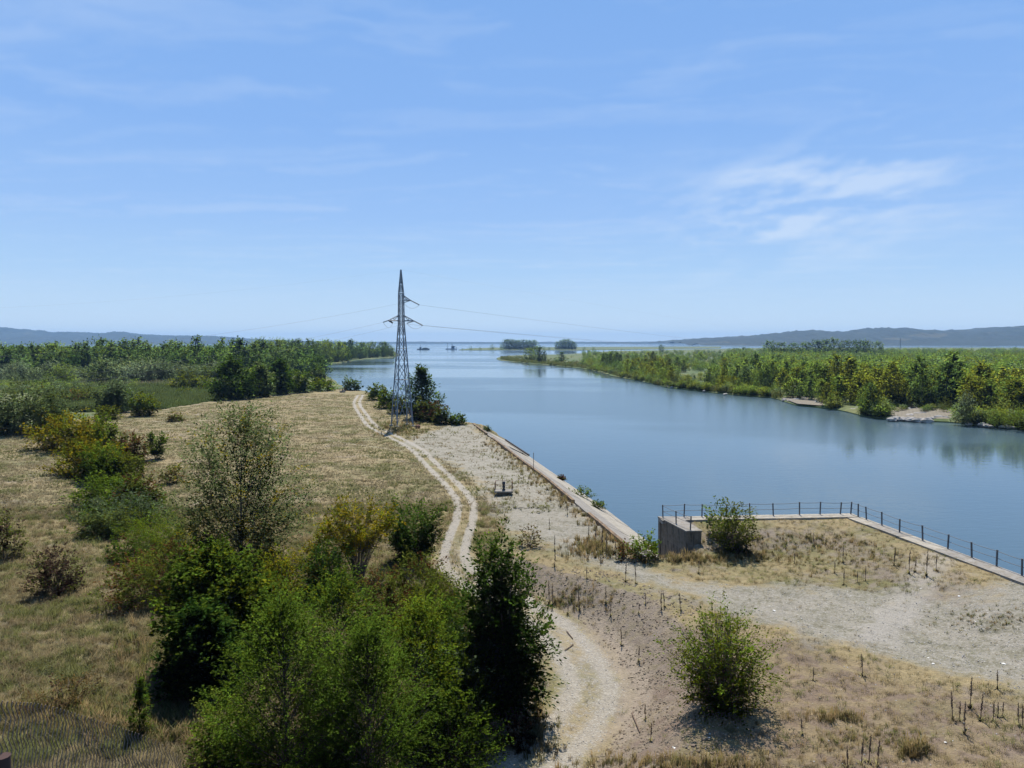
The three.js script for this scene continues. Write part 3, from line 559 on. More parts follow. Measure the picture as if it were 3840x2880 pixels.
// --- quay side
plant('leafy_shrub', 'bright green bush alone on the brown slope', 'bush', [2705, 2655, 2305, 360], { main: 'bright', other: 'lime', altAt: some(0.5), profile: 'round', bare: 0.03, lumpy: 1.1, density: 1.8, size: 0.075, spiky: 0.7, wood: 1, fill: 0.4 });
plant('leafy_shrub', 'olive bush behind the concrete block', 'bush', [2752, 2062, 1882, 165], { main: 'olive', other: 'lime', altAt: some(0.3), profile: 'round', density: 1.5, size: 0.08, wood: 1, fill: 0.4, spiky: 0.5 });
plant('leafy_shrub', 'green shoots left of the olive bush by the railing', 'bush', [2690, 2010, 1885, 110], { main: 'bright', other: 'mid', altAt: some(0.4), profile: 'vase', density: 0.9, spiky: 0.8 });
plant('leafy_shrub', 'bright weedy bush left of the concrete block', 'bush', [2415, 2095, 2003, 105], { main: 'bright', other: 'rust', altAt: some(0.12), profile: 'round', density: 1.6 });
plant('dead_shrub', 'brown dock weeds beside the bright weedy bush', 'bush', [2345, 2098, 2040, 80], { main: 'rust', other: 'olive', altAt: some(0.3), density: 1.0 });
plant('dead_shrub', 'thin straw shrub left of the track junction', 'bush', [1985, 2050, 1975, 100], { main: 'straw', other: 'olive', altAt: some(0.4), density: 0.6, wood: 1 });

// ------------------------------------------------------------------ woods: a few kinds of tree, repeated
const far = (o) => plantGeo({ h: 10, branches: 44, twigs: 6, leaves: 5, leaf: 0.5, leafW: 0.8, twig: 1.0, lumpy: 0.8, fill: 0.3, spiky: 0.05, wood: 0, sides: 5, trunk: 0.16, hang: 1.6, alt: [1.25, 1.12, 0.8], altAt: some(0.15), spread: 1.4, ...o });
const KIND = {
  poplar: [0, 1, 2].map(i => far({ seed: 11 + i, w: 5.2, profile: 'ovate', bare: 0.06, spiky: 0.12, rise: 1.4 })),
  slim: [0, 1, 2].map(i => far({ seed: 21 + i, w: 3.4, profile: 'column', bare: 0.05, spiky: 0.3, rise: 1.8 })),
  willow: [0, 1, 2].map(i => far({ seed: 31 + i, w: 10.5, profile: 'mound', bare: 0.02, droop: 0.2, branches: 120, leafW: 0.6, trunk: 0, lumpy: 1.0 })),
  broad: [0, 1, 2].map(i => far({ seed: 41 + i, w: 8.2, profile: 'round', bare: 0.05, branches: 66 })),
  shrub: [0, 1].map(i => far({ seed: 51 + i, w: 15, profile: 'mound', bare: 0.0, trunk: 0, branches: 50 })),
};
const tint = { green: [0.362, 0.605, 0.116], deep: [0.227, 0.417, 0.099], lime: [0.483, 0.614, 0.069], gold: [0.494, 0.609, 0.081], fresh: [0.501, 0.774, 0.124], silver: [0.46, 0.66, 0.40], grey: [0.37, 0.55, 0.26], olive: [0.47, 0.61, 0.13], dull: [0.314, 0.538, 0.168] };
const wr = rng(77), hue = { green: 'mid green', deep: 'dark green', lime: 'yellow-green', gold: 'golden green', fresh: 'fresh green', silver: 'silvery', grey: 'grey-green', olive: 'olive', dull: 'dull green' }, form = { poplar: 'ovate', slim: 'narrow', broad: 'round', willow: 'rounded' };
function woodTree(kind, col, P, h, stretch, name, label, group, category = 'tree') {
  const src = KIND[kind][Math.floor(wr() * KIND[kind].length)], grp = new THREE.Group();
  grp.position.copy(P); grp.scale.set(h / 10 * stretch, h / 10, h / 10 * stretch); grp.rotation.y = wr() * 6.28;
  put(grp, name, label, category, group);
  if (src.wood) mesh(src.wood, barkDark, 'trunk', grp);
  mesh(src.leaf, tinted(tint[col]), src.wood ? 'crown' : 'foliage', grp);
  return grp;
}
const vary = (k) => 1 + (wr() - 0.5) * k, toneBy = k => { const q = vary(k), w = vary(0.12); return (v, i) => i ? v * q : v * q * w; };
// from the line of sight to its top, the height of a tree standing at P
const tall = (P, px, top) => { const s = sight(px, top); return EYE + s[1] / s[2] * -P.z - P.y; };
const pick = a => a[Math.floor(wr() * a.length)];

const leftPart = px => px < 160 ? 'above the large round bush' : px < 400 ? 'above the brown-topped bush' : px < 600 ? 'above the lime green bush' : px < 780 ? 'above the yellow-olive bush' : px < 960 ? 'behind the dense dark tree' : 'next to the inlet';
// left wood: grey willows in front, tall poplars behind
for (let i = 0; i < 34; i++) {
  const px = lerp(-60, 960, (i + wr() * 0.8) / 34), py = 1424 + wr() * 16, P = at(px, py, -2.9), top = 1340 + wr() * 45 + (px < 250 ? 12 : 0);
  const col = pick(['silver', 'silver', 'silver', 'grey', 'grey', 'fresh']); woodTree('willow', col, P, tall(P, px, top), vary(0.3) * 1.6, 'willow_tree', `${top < 1365 ? 'tall' : 'low'} ${hue[col]} willow before the left wood ${leftPart(px)}`, 'willows in front of the left wood');
}
for (let i = 0; i < 50; i++) {
  const px = lerp(-60, 1075, (i + wr() * 0.9) / 50), py = 1400 + wr() * 16, P = at(px, py, -2.9), top = 1268 + wr() * 34 + (px < 330 ? 14 : px > 920 ? 4 : 0) + (wr() < 0.25 ? 22 : 0);
  const kd = pick(['broad', 'poplar', 'broad', 'slim']), col = pick(['green', 'green', 'deep', 'dull', 'dull', 'deep']); woodTree(kd, col, P, tall(P, px, top), vary(0.3) * 1.05, 'poplar_tree', `${top < 1285 ? 'towering' : 'tall'} ${hue[col]} ${form[kd]} tree at the back ${leftPart(px)}`, 'tall trees of the left wood');
}
// the wood across the left inlet
const inlet = [[930, 1376], [1090, 1371], [1180, 1367], [1290, 1357], [1330, 1349], [1400, 1344], [1470, 1338]];
const alongLine = (line, x) => { let k = 0; while (k < line.length - 2 && line[k + 1][0] < x) k++; return lerp(line[k][1], line[k + 1][1], clamp((x - line[k][0]) / (line[k + 1][0] - line[k][0]), -0.3, 1.3)); };
for (let i = 0; i < 46; i++) {
  const px = lerp(940, 1482, (i + wr() * 0.9) / 46), py = alongLine(inlet, px) - 1 - wr() * 5, P = at(px, py, -2.9), top = lerp(1266, 1284, clamp((px - 1000) / 480)) + wr() * 14 + (wr() < 0.3 ? 18 : 0);
  const kd = pick(['broad', 'poplar', 'willow', 'broad']), col = pick(['green', 'deep', 'dull', 'dull', 'fresh']); woodTree(kd, col, P, tall(P, px, top), vary(0.25) * 1.05, 'waterside_tree', `${hue[col]} ${form[kd]} tree of the wood across the inlet ${px < 1090 ? 'behind the narrow dark tree' : px < 1200 ? 'at its inner end' : px < 1340 ? 'in its middle' : 'at its tip near the pylon'}`, 'wood across the left inlet');
}
// right bank: young yellow-green trees in rows back from the water
const shore = [[2240, 1393], [2320, 1412], [2420, 1430], [2520, 1453], [2600, 1461], [2740, 1477], [2900, 1489], [3000, 1518], [3150, 1534], [3250, 1557], [3350, 1571], [3560, 1579], [3700, 1591], [3840, 1605]];
let rightCount = 0, rowR = -1;
for (const [off, gap, lo, hi] of [[7, 56, 3.5, 8], [18, 44, 5, 10], [31, 40, 6, 11.5], [46, 38, 6, 12], [62, 40, 6.5, 12], [80, 44, 7, 12], [98, 50, 7, 12.5]]) {
  rowR++;
  for (let px = 2290 + wr() * 30; px < 3900; px += gap * (0.55 + wr() * 0.9) * (px < 2700 ? 0.7 : 1)) {
    const clearing = (px < 2335 && wr() < 0.75) || (px > 2525 && px < 2700 && wr() < 0.7) || (px > 3290 && px < 3600 && off < 40) || (px > 2930 && px < 3080 && off < 12) || (px > 3150 && px < 3230 && off < 22) || (px > 2540 && px < 2660 && off > 25 && off < 70) || (px > 3600 && off < 30);
    if (clearing) continue;
    const py = alongLine(shore, px) - off * (px < 2600 ? 0.7 : 1) - wr() * 6; if (py < 1352) continue;
    const P = at(px, py, -2.8), yellow = (px > 2330 && px < 2520) || (px > 3050 && px < 3420) || px > 3600;
    const kindR = pick(['poplar', 'slim', 'poplar', 'broad']), colR = yellow ? pick(['lime', 'gold', 'lime', 'fresh', 'green']) : pick(['fresh', 'green', 'lime', 'green', 'dull', 'deep']), tallR = wr();
    const where = px < 2540 ? 'left of the first landing stones' : px < 2930 ? 'between the landing and the small rocky point' : px < 3240 ? 'behind the small rocky point' : px < 3600 ? 'behind the grey boulders' : 'right of the silver willow';
    woodTree(kindR, colR, P, lerp(lo, hi, tallR) * (px < 2700 ? 0.75 : 0.92) * (wr() < 0.12 && rowR > 1 ? 1.3 : 1), vary(0.4) * 1.1, 'young_poplar', `${tallR > 0.6 ? 'tall ' : tallR < 0.25 ? 'small ' : ''}${hue[colR]} ${form[kindR]} tree ${['at the shore', 'one row in', 'two rows in', 'three rows in', 'four rows in', 'five rows in', 'at the back'][rowR]} ${where}`, 'young trees on the right bank');
    rightCount++;
  }
}
// single trees and shrubs across the water
const X = (kind, col, [px, py, top], stretch, name, label, category) => { const P = at(px, py, -2.8); woodTree(kind, col, P, tall(P, px, top), stretch, name, label, undefined, category); };
X('willow', 'silver', [3618, 1585, 1472], 0.78, 'willow_bush', 'rounded silver willow at the water edge on the far right', 'bush');
X('broad', 'deep', [3260, 1552, 1440], 0.8, 'waterside_tree', 'dark tree at the waterline left of the grey rocks', 'tree');
X('shrub', 'fresh', [3310, 1558, 1500], 1.0, 'waterside_shrub', 'green shrub hanging over the water left of the grey rocks', 'bush');
X('shrub', 'olive', [3480, 1528, 1472], 0.9, 'waterside_shrub', 'brown-green shrub above the grey rocks', 'bush');
X('shrub', 'olive', [3545, 1545, 1490], 0.7, 'waterside_shrub', 'dull olive shrub left of the silver willow', 'bush');
X('shrub', 'green', [3740, 1597, 1520], 0.9, 'waterside_shrub', 'green shrub over the water right of the silver willow', 'bush');
X('shrub', 'fresh', [3830, 1606, 1515], 0.9, 'waterside_shrub', 'green shrub over the water at the right edge', 'bush');
X('shrub', 'olive', [3760, 1575, 1490], 1.0, 'waterside_shrub', 'olive shrub behind the green waterside shrubs', 'bush');
X('broad', 'gold', [3800, 1560, 1440], 1.0, 'bushy_tree', 'golden green tree at the right edge', 'tree');
X('broad', 'gold', [3720, 1552, 1462], 1.0, 'bushy_tree', 'golden green tree behind the silver willow', 'tree');
X('shrub', 'olive', [2545, 1444, 1400], 0.7, 'waterside_shrub', 'brownish shrub at the first rocks of the right bank', 'bush');
X('shrub', 'dull', [2440, 1432, 1392], 0.8, 'waterside_shrub', 'grey-green shrub below the yellow trees', 'bush');
X('broad', 'fresh', [1985, 1352, 1306], 1.2, 'spit_tree', 'light green tree on the grassy spit', 'tree');
X('broad', 'green', [2008, 1350, 1300], 1.0, 'spit_tree', 'middle tree of the clump on the grassy spit', 'tree');
X('slim', 'deep', [2022, 1358, 1302], 1.3, 'spit_tree', 'dark narrow tree in the clump on the spit', 'tree');
X('slim', 'deep', [2042, 1356, 1318], 1.1, 'spit_tree', 'small dark narrow tree right of the spit clump', 'tree');
X('slim', 'deep', [2104, 1357, 1322], 1.9, 'spit_tree', 'single dark conical tree on the spit', 'tree');
for (let i = 0; i < 7; i++) X('slim', pick(['dull', 'deep', 'green']), [2262 + i * 10.5, 1374 + wr() * 4, 1322 + wr() * 8], 1.1, 'spit_tree', ['first', 'second', 'third', 'fourth', 'fifth', 'sixth', 'seventh'][i] + ' from the left of the narrow dark trees beside the yellow clump', 'tree');
for (let i = 0; i < 11; i++) { const px = 2878 + i * 41 + wr() * 14, P = at(px, 1344, -2.8); woodTree('broad', pick(['deep', 'deep', 'dull']), P, tall(P, px, 1270 + wr() * 20), 1.4 * vary(0.4), 'old_tree', `${nth(i)} from the left of the large old trees above the right wood`, 'old trees behind the right wood'); }
X('broad', 'deep', [2480, 1322, 1293], 1.0, 'old_tree', 'single round dark tree on the plain before the hills', 'tree');
X('broad', 'deep', [2790, 1335, 1303], 1.2, 'old_tree', 'low dark round tree left of the old trees', 'tree');
for (let i = 0; i < 9; i++) { const px = 1896 + i * 13 + wr() * 4, P = at(px, 1311, -2.7); woodTree('broad', pick(['deep', 'dull']), P, tall(P, px, 1273 + wr() * 5), 1.25, 'island_tree', `${nth(i)} tree from the left in the wide clump on the island`, 'wide clump on the island'); }
for (let i = 0; i < 6; i++) { const px = 2092 + i * 12 + wr() * 4, P = at(px, 1311, -2.7); woodTree('broad', pick(['deep', 'dull']), P, tall(P, px, 1270 + Math.abs(i - 2.4) * 4 + wr() * 5), 1.25, 'island_tree', `${nth(i)} tree from the left in the narrow clump on the island`, 'narrow clump on the island'); }
let isleBush = 0;
for (const [px, top] of [[1735, 1304], [1765, 1297], [1800, 1300], [1845, 1291], [1880, 1294], [2040, 1297], [2060, 1300], [2190, 1299], [2225, 1300]]) { const P = at(px, 1311.5, -2.7); woodTree('shrub', pick(['deep', 'dull', 'green']), P, Math.max(4, tall(P, px, top)), 0.9, 'island_bush', `${nth(isleBush++)} from the left of the low dark bushes on the island`, 'bushes on the island', 'bush'); }

// the mass of the woods behind, past what can be told apart
const dummy = new THREE.Object3D(), tc = new THREE.Color();
function many(geo, mat, list, name, label, category) {
  const m = new THREE.InstancedMesh(geo, mat, list.length); m.castShadow = m.receiveShadow = true;
  list.forEach(([x, y, z, s, sy, c, tilt], i) => { dummy.position.set(x, y, z); dummy.rotation.set(tilt ? (wr() - 0.5) * tilt : 0, wr() * 6.28, tilt ? (wr() - 0.5) * tilt : 0); dummy.scale.set(s, sy, s); dummy.updateMatrix(); m.setMatrixAt(i, dummy.matrix); m.setColorAt(i, tc.setRGB(...c)); });
  return stuff(m, name, label, category);
}
const bushGeo = plantGeo({ h: 10, w: 9, branches: 40, twigs: 4, leaves: 4, leaf: 0.75, leafW: 0.85, twig: 1.1, trunk: 0, profile: 'round', bare: 0.0, spread: 1.2, seed: 61, alt: [1.2, 1.1, 0.8] }).leaf;
{
  const list = [];
  while (list.length < 3400) {
    const d = 330 * Math.pow(4.2, Math.pow(wr(), 1.1)), x = lerp(0.09, 0.74, wr()) * d;
    if (!inside(RIGHT, x, d - 30) || (d < 520 && x / d > 0.2 && x / d < 0.255)) continue;
    if (x / d < 0.28 && wr() < 0.2) continue;
    const k = tap(TA, x / 300, d / 300), c = tint[k > 0.54 ? pick(['lime', 'fresh', 'fresh']) : pick(['green', 'dull', 'fresh', 'grey'])], s = (x / d < 0.28 ? 2.5 + wr() * 4 : 6 + wr() * 4) / 10;
    list.push([x, -2.9, -d, s * vary(0.5), s, c.map(toneBy(0.3))]);
  }
  many(bushGeo, leafMat, list, 'woodland', 'green woodland stretching back from the right bank', 'woodland');
  const left = [];
  while (left.length < 1500) {
    const d = 400 * Math.pow(4.0, wr()), x = -lerp(0.16, 0.74, wr()) * d; if (!inside(WET, x, d)) continue;
    const s = (7 + wr() * 9) / 10 * (d > 900 ? 0.8 : 1); left.push([x, -2.9, -d, s * vary(0.4), s, tint[pick(['green', 'dull', 'deep', 'deep'])].map(toneBy(0.3))]);
  }
  many(bushGeo, leafMat, left, 'woodland', 'deep green woodland behind the left wood', 'woodland');
  const under = [];
  for (let i = 0; i < 900; i++) {
    const px = lerp(2200, 3900, wr()), py = alongLine(shore, px) - 3 - wr() * wr() * 70; if (py < 1345 || (px > 3330 && px < 3600) || (px > 2925 && px < 3110) || (px > 3150 && px < 3240)) continue;
    const P = at(px, py, -2.8), s = (1.2 + wr() * 2.2) / 10; under.push([P.x, -2.85, P.z, s * 1.5, s, tint[pick(['fresh', 'green', 'olive', 'lime', 'grey'])].map(toneBy(0.3))]);
  }
  for (let i = 0; i < 520; i++) {
    const px = lerp(1990, 2760, Math.sqrt(wr())), py = lerp(1322, 1392, wr()), P = at(px, py, -2.8); if (!inside(RIGHT, P.x, -P.z - 6) || !inside(RIGHT, P.x, -P.z)) continue;
    const s = (0.9 + wr() * wr() * 4.5) / 10; under.push([P.x, -2.85, P.z, s * 1.6, s, tint[pick(['fresh', 'green', 'olive', 'lime', 'grey', 'dull'])].map(toneBy(0.3))]);
  }
  for (let i = 0; i < 90; i++) { const P = at(lerp(3270, 3590, wr()), lerp(1508, 1545, wr()), -2.8), s = (0.6 + wr() * 1.2) / 10; under.push([P.x, -2.8, P.z, s * 1.8, s, tint[pick(['olive', 'green', 'grey'])].map(toneBy(0.3))]); }
  for (let i = 0; i < 500; i++) {
    const px = lerp(-50, 1080, wr()), py = 1415 + wr() * 60, P = at(px, py, -2.9); if (inside(LAND, P.x, -P.z) || polyDist(LAND, P.x, -P.z) > -12 || (px > 560 && px < 1000 && py > 1440)) continue;
    const s = (1.0 + wr() * 2.2) / 10; under.push([P.x, -2.95, P.z, s * 1.6, s, tint[pick(['fresh', 'green', 'olive', 'grey', 'silver'])].map(toneBy(0.3))]);
  }
  many(bushGeo, leafMat, under, 'undergrowth', 'low scrub at the feet of the woods', 'scrub');
}
// reeds and grass
function tuft(seed, blades, len, width, spread, bend) {
  const r = rng(seed), P = [], N = [], I = [];
  for (let i = 0; i < blades; i++) {
    const a = r() * 6.28, x = Math.cos(a) * spread * r(), z = Math.sin(a) * spread * r(), L = len * (0.55 + r() * 0.6), lean = bend * (0.3 + r()), da = a + (r() - 0.5) * 1.5, dx = Math.cos(da), dz = Math.sin(da), w = width * (0.6 + r() * 0.7), sx = -dz * w, sz = dx * w, b = P.length / 3;
    P.push(x - sx, 0, z - sz, x + sx, 0, z + sz, x + dx * L * lean * 0.35 - sx * 0.7, L * 0.55, z + dz * L * lean * 0.35 - sz * 0.7, x + dx * L * lean * 0.35 + sx * 0.7, L * 0.55, z + dz * L * lean * 0.35 + sz * 0.7, x + dx * L * lean, L * (1 - lean * 0.35), z + dz * L * lean);
    const n = new THREE.Vector3(dx * 0.8, 0.6, dz * 0.8).normalize(); for (let k = 0; k < 5; k++) N.push(n.x, n.y, n.z);
    I.push(b, b + 1, b + 2, b + 1, b + 3, b + 2, b + 2, b + 3, b + 4);
  }
  const g = new THREE.BufferGeometry(); g.setAttribute('position', new THREE.Float32BufferAttribute(P, 3)); g.setAttribute('normal', new THREE.Float32BufferAttribute(N, 3)); g.setIndex(I); return g;
}
const grassMat = new THREE.MeshPhysicalMaterial({ color: 0xffffff, roughness: 0.97, transmission: 0.5, thickness: 0, ior: 1.3, specularIntensity: 0.06, side: THREE.DoubleSide });
{
  const reeds = [];
  for (let i = 0; i < 4200; i++) {
    const px = lerp(1880, 3840, Math.pow(wr(), 1.3)), line = [[1866, 1347], [1940, 1357], [2050, 1367], [2180, 1380], ...shore], py = alongLine(line, px) - wr() * wr() * (px < 2300 ? 24 : 9); if ((px > 3280 && px < 3600) || (px > 2925 && px < 3110) || (px > 3150 && px < 3240)) continue;
    const P = at(px, py, -3.0); if (!inside(RIGHT, P.x, -P.z)) continue;
    reeds.push([P.x, -3.3, P.z, 1.3 * vary(0.5), 1.0 * vary(0.6), (wr() < 0.5 ? [0.10, 0.135, 0.035] : [0.14, 0.145, 0.045]).map(toneBy(0.3))]);
  }
  for (let i = 0; i < 6000; i++) {
    const px = lerp(180, 1120, wr()), py = lerp(1418, 1545, wr()), P = at(px, py, -2.9); if (polyDist(LAND, P.x, -P.z) > -4) continue;
    const g = tap(TA, P.x / 90, P.z / 60); reeds.push([P.x, -3.0, P.z, 1.5 * vary(0.5), 0.95 * vary(0.6), (g > 0.5 ? [0.085, 0.12, 0.035] : py < 1450 ? [0.15, 0.15, 0.085] : [0.075, 0.10, 0.03]).map(toneBy(0.25))]);
  }
  many(tuft(3, 26, 2.2, 0.09, 1.1, 0.35), grassMat, reeds, 'reeds', 'green reeds along the waterside', 'reeds');
}
{
  const near = [], dry = [], short = [];
  const clear = (x, d) => { const [r, , s] = roadAt(x, d); return r > (s < 0.45 ? 1.75 : 1.15) || (r < 0.35 && wr() < 0.35); };
  for (let n = 0; n < 60000; n++) {
    const d = 24 + 50 * Math.pow(wr(), 1.3), x = lerp(-0.72, 0.72, wr()) * d; if (x > 36 || polyDist(LAND, x, d) < 0.9) continue;
    if (!clear(x, d)) continue;
    const yard = polyDist(YARD, x, d), left = x < lerp(-6, 0, d / 70), g = tap(TA, x / 13, d / 13), g2 = tap(TB, x / 4, d / 4);
    if (yard > -0.3 && wr() > 0.3) continue;
    const loam = x > 0 && d < 50 && roadAt(x, d)[0] < 7 && yard < -0.3; if (loam && wr() > 0.16) continue;
    if (!left && wr() > (x > 12 && d > 44 ? 0.55 : 0.3)) continue;
    const y = height(x, d), green = g * 0.6 + g2 * 0.4 > (left ? 0.52 : 0.58);
    const c = green ? [0.16, 0.168, 0.055] : g2 > 0.55 ? [0.29, 0.235, 0.125] : [0.23, 0.188, 0.096];
    const s = left ? 0.75 + g * 0.9 : yard > -0.3 ? 0.2 + g2 * 0.35 : 0.42 + g2 * 0.5;
    near.push([x, y - 0.02, -d, s * vary(0.5), s * (0.55 + wr() * 0.6), c.map(toneBy(0.35)), 0.5]);
  }
  many(tuft(5, 15, 0.34, 0.011, 0.2, 0.85), grassMat, near, 'grass', 'dry tousled grass with greener patches on the near ground', 'grass');
  for (let n = 0; n < 42000; n++) {
    const d = 70 + 160 * Math.pow(wr(), 1.2), x = lerp(-0.72, 0.2, wr()) * d; if (polyDist(LAND, x, d) < 0.5) continue; if (!clear(x, d) || (polyDist(YARD, x, d) > 0 && wr() > 0.22)) continue;
    const g = tap(TB, x / 25, d / 25), s = 0.8 + g * 1.0; dry.push([x, height(x, d) - 0.02, -d, s * 1.3, s * 0.5 * vary(0.5), (g > 0.56 ? [0.14, 0.14, 0.055] : [0.18, 0.152, 0.084]).map(toneBy(0.22)), 0.3]);
  }
  many(tuft(7, 9, 0.34, 0.022, 0.28, 0.9), grassMat, dry, 'grass', 'short dry grass over the meadow', 'grass');
  // green clumps by the revetment, the bank and the pylon feet
  const lush = [];
  const scatter = (px, py, wpx, hpx, n, h, cols) => { for (let i = 0; i < n * 0.8; i++) { const P = spot(px + (wr() + wr() + wr() - 1.5) * wpx * 1.5, py + (wr() + wr() + wr() - 1.5) * hpx * 1.6), s = h * (0.35 + wr() * 0.6); if (polyDist(LAND, P.x, -P.z) < 0.3) continue; lush.push([P.x, P.y - 0.02, P.z, s, s, pick(cols).map(toneBy(0.3)), 0.35]); } };
  const gs = [[0.12, 0.145, 0.035], [0.20, 0.18, 0.06], [0.27, 0.20, 0.09]], st = [[0.28, 0.21, 0.10], [0.22, 0.17, 0.07], [0.16, 0.15, 0.05]];
  scatter(1500, 1605, 70, 22, 260, 2.2, gs); scatter(1880, 1848, 60, 8, 50, 1.4, gs); scatter(1960, 1720, 40, 14, 60, 1.7, st);
  for (let t = 0; t < 1; t += 0.03) scatter(lerp(1830, 2330, t), lerp(1655, 2040, t), 30, 12, 14, 1.6, st);
  scatter(2250, 2060, 90, 22, 260, 1.9, st); scatter(2560, 2095, 90, 14, 160, 1.6, st); scatter(2750, 2090, 130, 18, 200, 1.3, st); scatter(2900, 1990, 260, 40, 500, 1.1, [...st, ...gs]); scatter(3200, 2060, 240, 50, 450, 1.0, [...st, ...gs]);
  scatter(3700, 2330, 150, 30, 200, 0.6, gs); scatter(3250, 2770, 160, 25, 160, 0.7, gs); scatter(3430, 2820, 40, 18, 60, 1.6, st); scatter(2560, 2870, 300, 20, 260, 1.2, st); scatter(3120, 2690, 90, 12, 90, 1.2, st);
  scatter(2000, 2760, 60, 60, 120, 1.5, st); scatter(2010, 2560, 24, 90, 90, 1.2, gs); scatter(2100, 2260, 60, 30, 110, 1.0, gs); scatter(2200, 2240, 90, 40, 120, 1.0, st);
  scatter(1050, 2080, 200, 60, 260, 1.5, st); scatter(700, 2020, 60, 60, 160, 1.6, st); scatter(610, 1960, 60, 50, 160, 2.4, [[0.10, 0.15, 0.03], [0.13, 0.17, 0.03]]);
  scatter(300, 2700, 220, 60, 700, 1.8, [...gs, ...st]); scatter(640, 2720, 120, 60, 400, 1.8, [...gs, ...st]); scatter(560, 2500, 120, 80, 300, 1.7, gs);
  many(tuft(9, 16, 0.42, 0.014, 0.16, 0.55), grassMat, lush, 'grass', 'taller weeds and grass clumps', 'grass');
  // stones
  const pebbles = [], stone = new THREE.IcosahedronGeometry(1, 0);
  for (let n = 0; n < 30000; n++) {
    const d = 25 + 40 * Math.pow(wr(), 1.4), x = lerp(-0.15, 0.7, wr()) * d; if (x > 34 || polyDist(LAND, x, d) < 0.9) continue;
    const [r, , s] = roadAt(x, d), onRoad = r < 1.9 && s < 0.5, yard = polyDist(YARD, x, d) > 0; if (!onRoad && !yard && wr() > 0.06) continue;
    const q = 0.014 + 0.03 * Math.pow(wr(), 3), v = 0.18 + wr() * 0.26; pebbles.push([x, height(x, d) + q * 0.1, -d, q, q * 0.6, [v, v * 0.95, v * 0.85], 1]);
  }
  for (let n = 0; n < 15; n++) { const d = 25 + 22 * wr(), x = lerp(0.18, 0.68, wr()) * d; if (polyDist(LAND, x, d) < 1) continue; const q = 0.03 + wr() * 0.04; pebbles.push([x, height(x, d) + 0.01, -d, q * 1.5, q * 0.5, [0.6, 0.59, 0.54], 0.6]); }
  const clods = [];
  for (let n = 0; n < 26000 && clods.length < 3600; n++) { const d = 26 + 26 * wr(), x = lerp(0.05, 0.36, wr()) * d, [r] = roadAt(x, d); if (r < 2.0 || r > 7.5 || polyDist(YARD, x, d) > -0.4 || tap(TB, x / 6, d / 6) < 0.44) continue; const q = 0.025 + 0.05 * wr() ** 3; clods.push([x, height(x, d), -d, q * 1.3, q * 0.8, [0.175, 0.138, 0.096].map(toneBy(0.4)), 1]); }
  many(stone, new THREE.MeshStandardMaterial({ color: 0xffffff, roughness: 1 }), clods, 'soil_clods', 'loose brown clods of soil on the slope above the track', 'soil');
  many(stone, new THREE.MeshStandardMaterial({ color: 0xffffff, roughness: 0.9 }), pebbles, 'gravel', 'loose pale stones on the track and yard', 'gravel');
}


// ------------------------------------------------------------------ built things
function bar(a, b, w, t = w) {                       // a straight member of rectangular section
  const L = a.distanceTo(b), g = new THREE.BoxGeometry(w, L, t), q = new THREE.Quaternion().setFromUnitVectors(new THREE.Vector3(0, 1, 0), b.clone().sub(a).normalize());
  g.applyQuaternion(q); const m = a.clone().add(b).multiplyScalar(0.5); g.translate(m.x, m.y, m.z); return g;
}
const V = (x, y, z) => new THREE.Vector3(x, y, z);
const concreteTex = (tone, streak) => {
  const S = 512, data = new Uint8Array(S * S * 4);
  for (let j = 0; j < S; j++) for (let i = 0; i < S; i++) {
    const u = i / S, v = j / S, a = tap(TA, u, v), b = tap(TC, u, v), s = tap(TB, u * 4, v * 0.35), l = 0.6 + a * 0.5 + (b - 0.5) * 0.35 - (streak ? sstep(0.5, 0.7, s) * 0.45 : 0), m = sstep(0.55, 0.7, tap(TB, u * 2 + 0.4, v * 2));
    data.set([toS(tone[0] * l * (1 - m * 0.15)), toS(tone[1] * l * (1 - m * 0.2)), toS(tone[2] * l * (1 - m * 0.3)), 255], (j * S + i) * 4);
  }
  const t = new THREE.DataTexture(data, S, S); t.colorSpace = THREE.SRGBColorSpace; t.wrapS = t.wrapT = THREE.RepeatWrapping; t.magFilter = THREE.LinearFilter; t.repeat.set(1 / 4, 1 / 4); t.needsUpdate = true; return t;
};
const concreteBump = bumpTexture(2, 256, (u, v) => tap(TA, u, v) * 0.6 + tap(TC, u * 2, v * 2) * 0.4, 2);
const concrete = new THREE.MeshStandardMaterial({ map: concreteTex([0.33, 0.30, 0.24], false), roughness: 0.95, bumpMap: concreteBump, bumpScale: 0.03 });
const concreteGrey = new THREE.MeshStandardMaterial({ map: concreteTex([0.25, 0.23, 0.195], false), roughness: 0.95, bumpMap: concreteBump, bumpScale: 0.03 });
const concreteOld = new THREE.MeshStandardMaterial({ map: concreteTex([0.165, 0.14, 0.105], true), roughness: 0.95, bumpMap: concreteBump, bumpScale: 0.05 });
const rustBeam = new THREE.MeshStandardMaterial({ map: concreteTex([0.19, 0.125, 0.065], true), roughness: 0.9 });
const steel = std(0.15, 0.18, 0.21, 0.6, { metalness: 0.2 }), darkSteel = std(0.075, 0.08, 0.085, 0.6), rust = std(0.14, 0.065, 0.035, 0.9), black = std(0.018, 0.018, 0.02, 0.6), wire = std(0.16, 0.16, 0.17, 0.6), porcelain = std(0.06, 0.075, 0.085, 0.35);
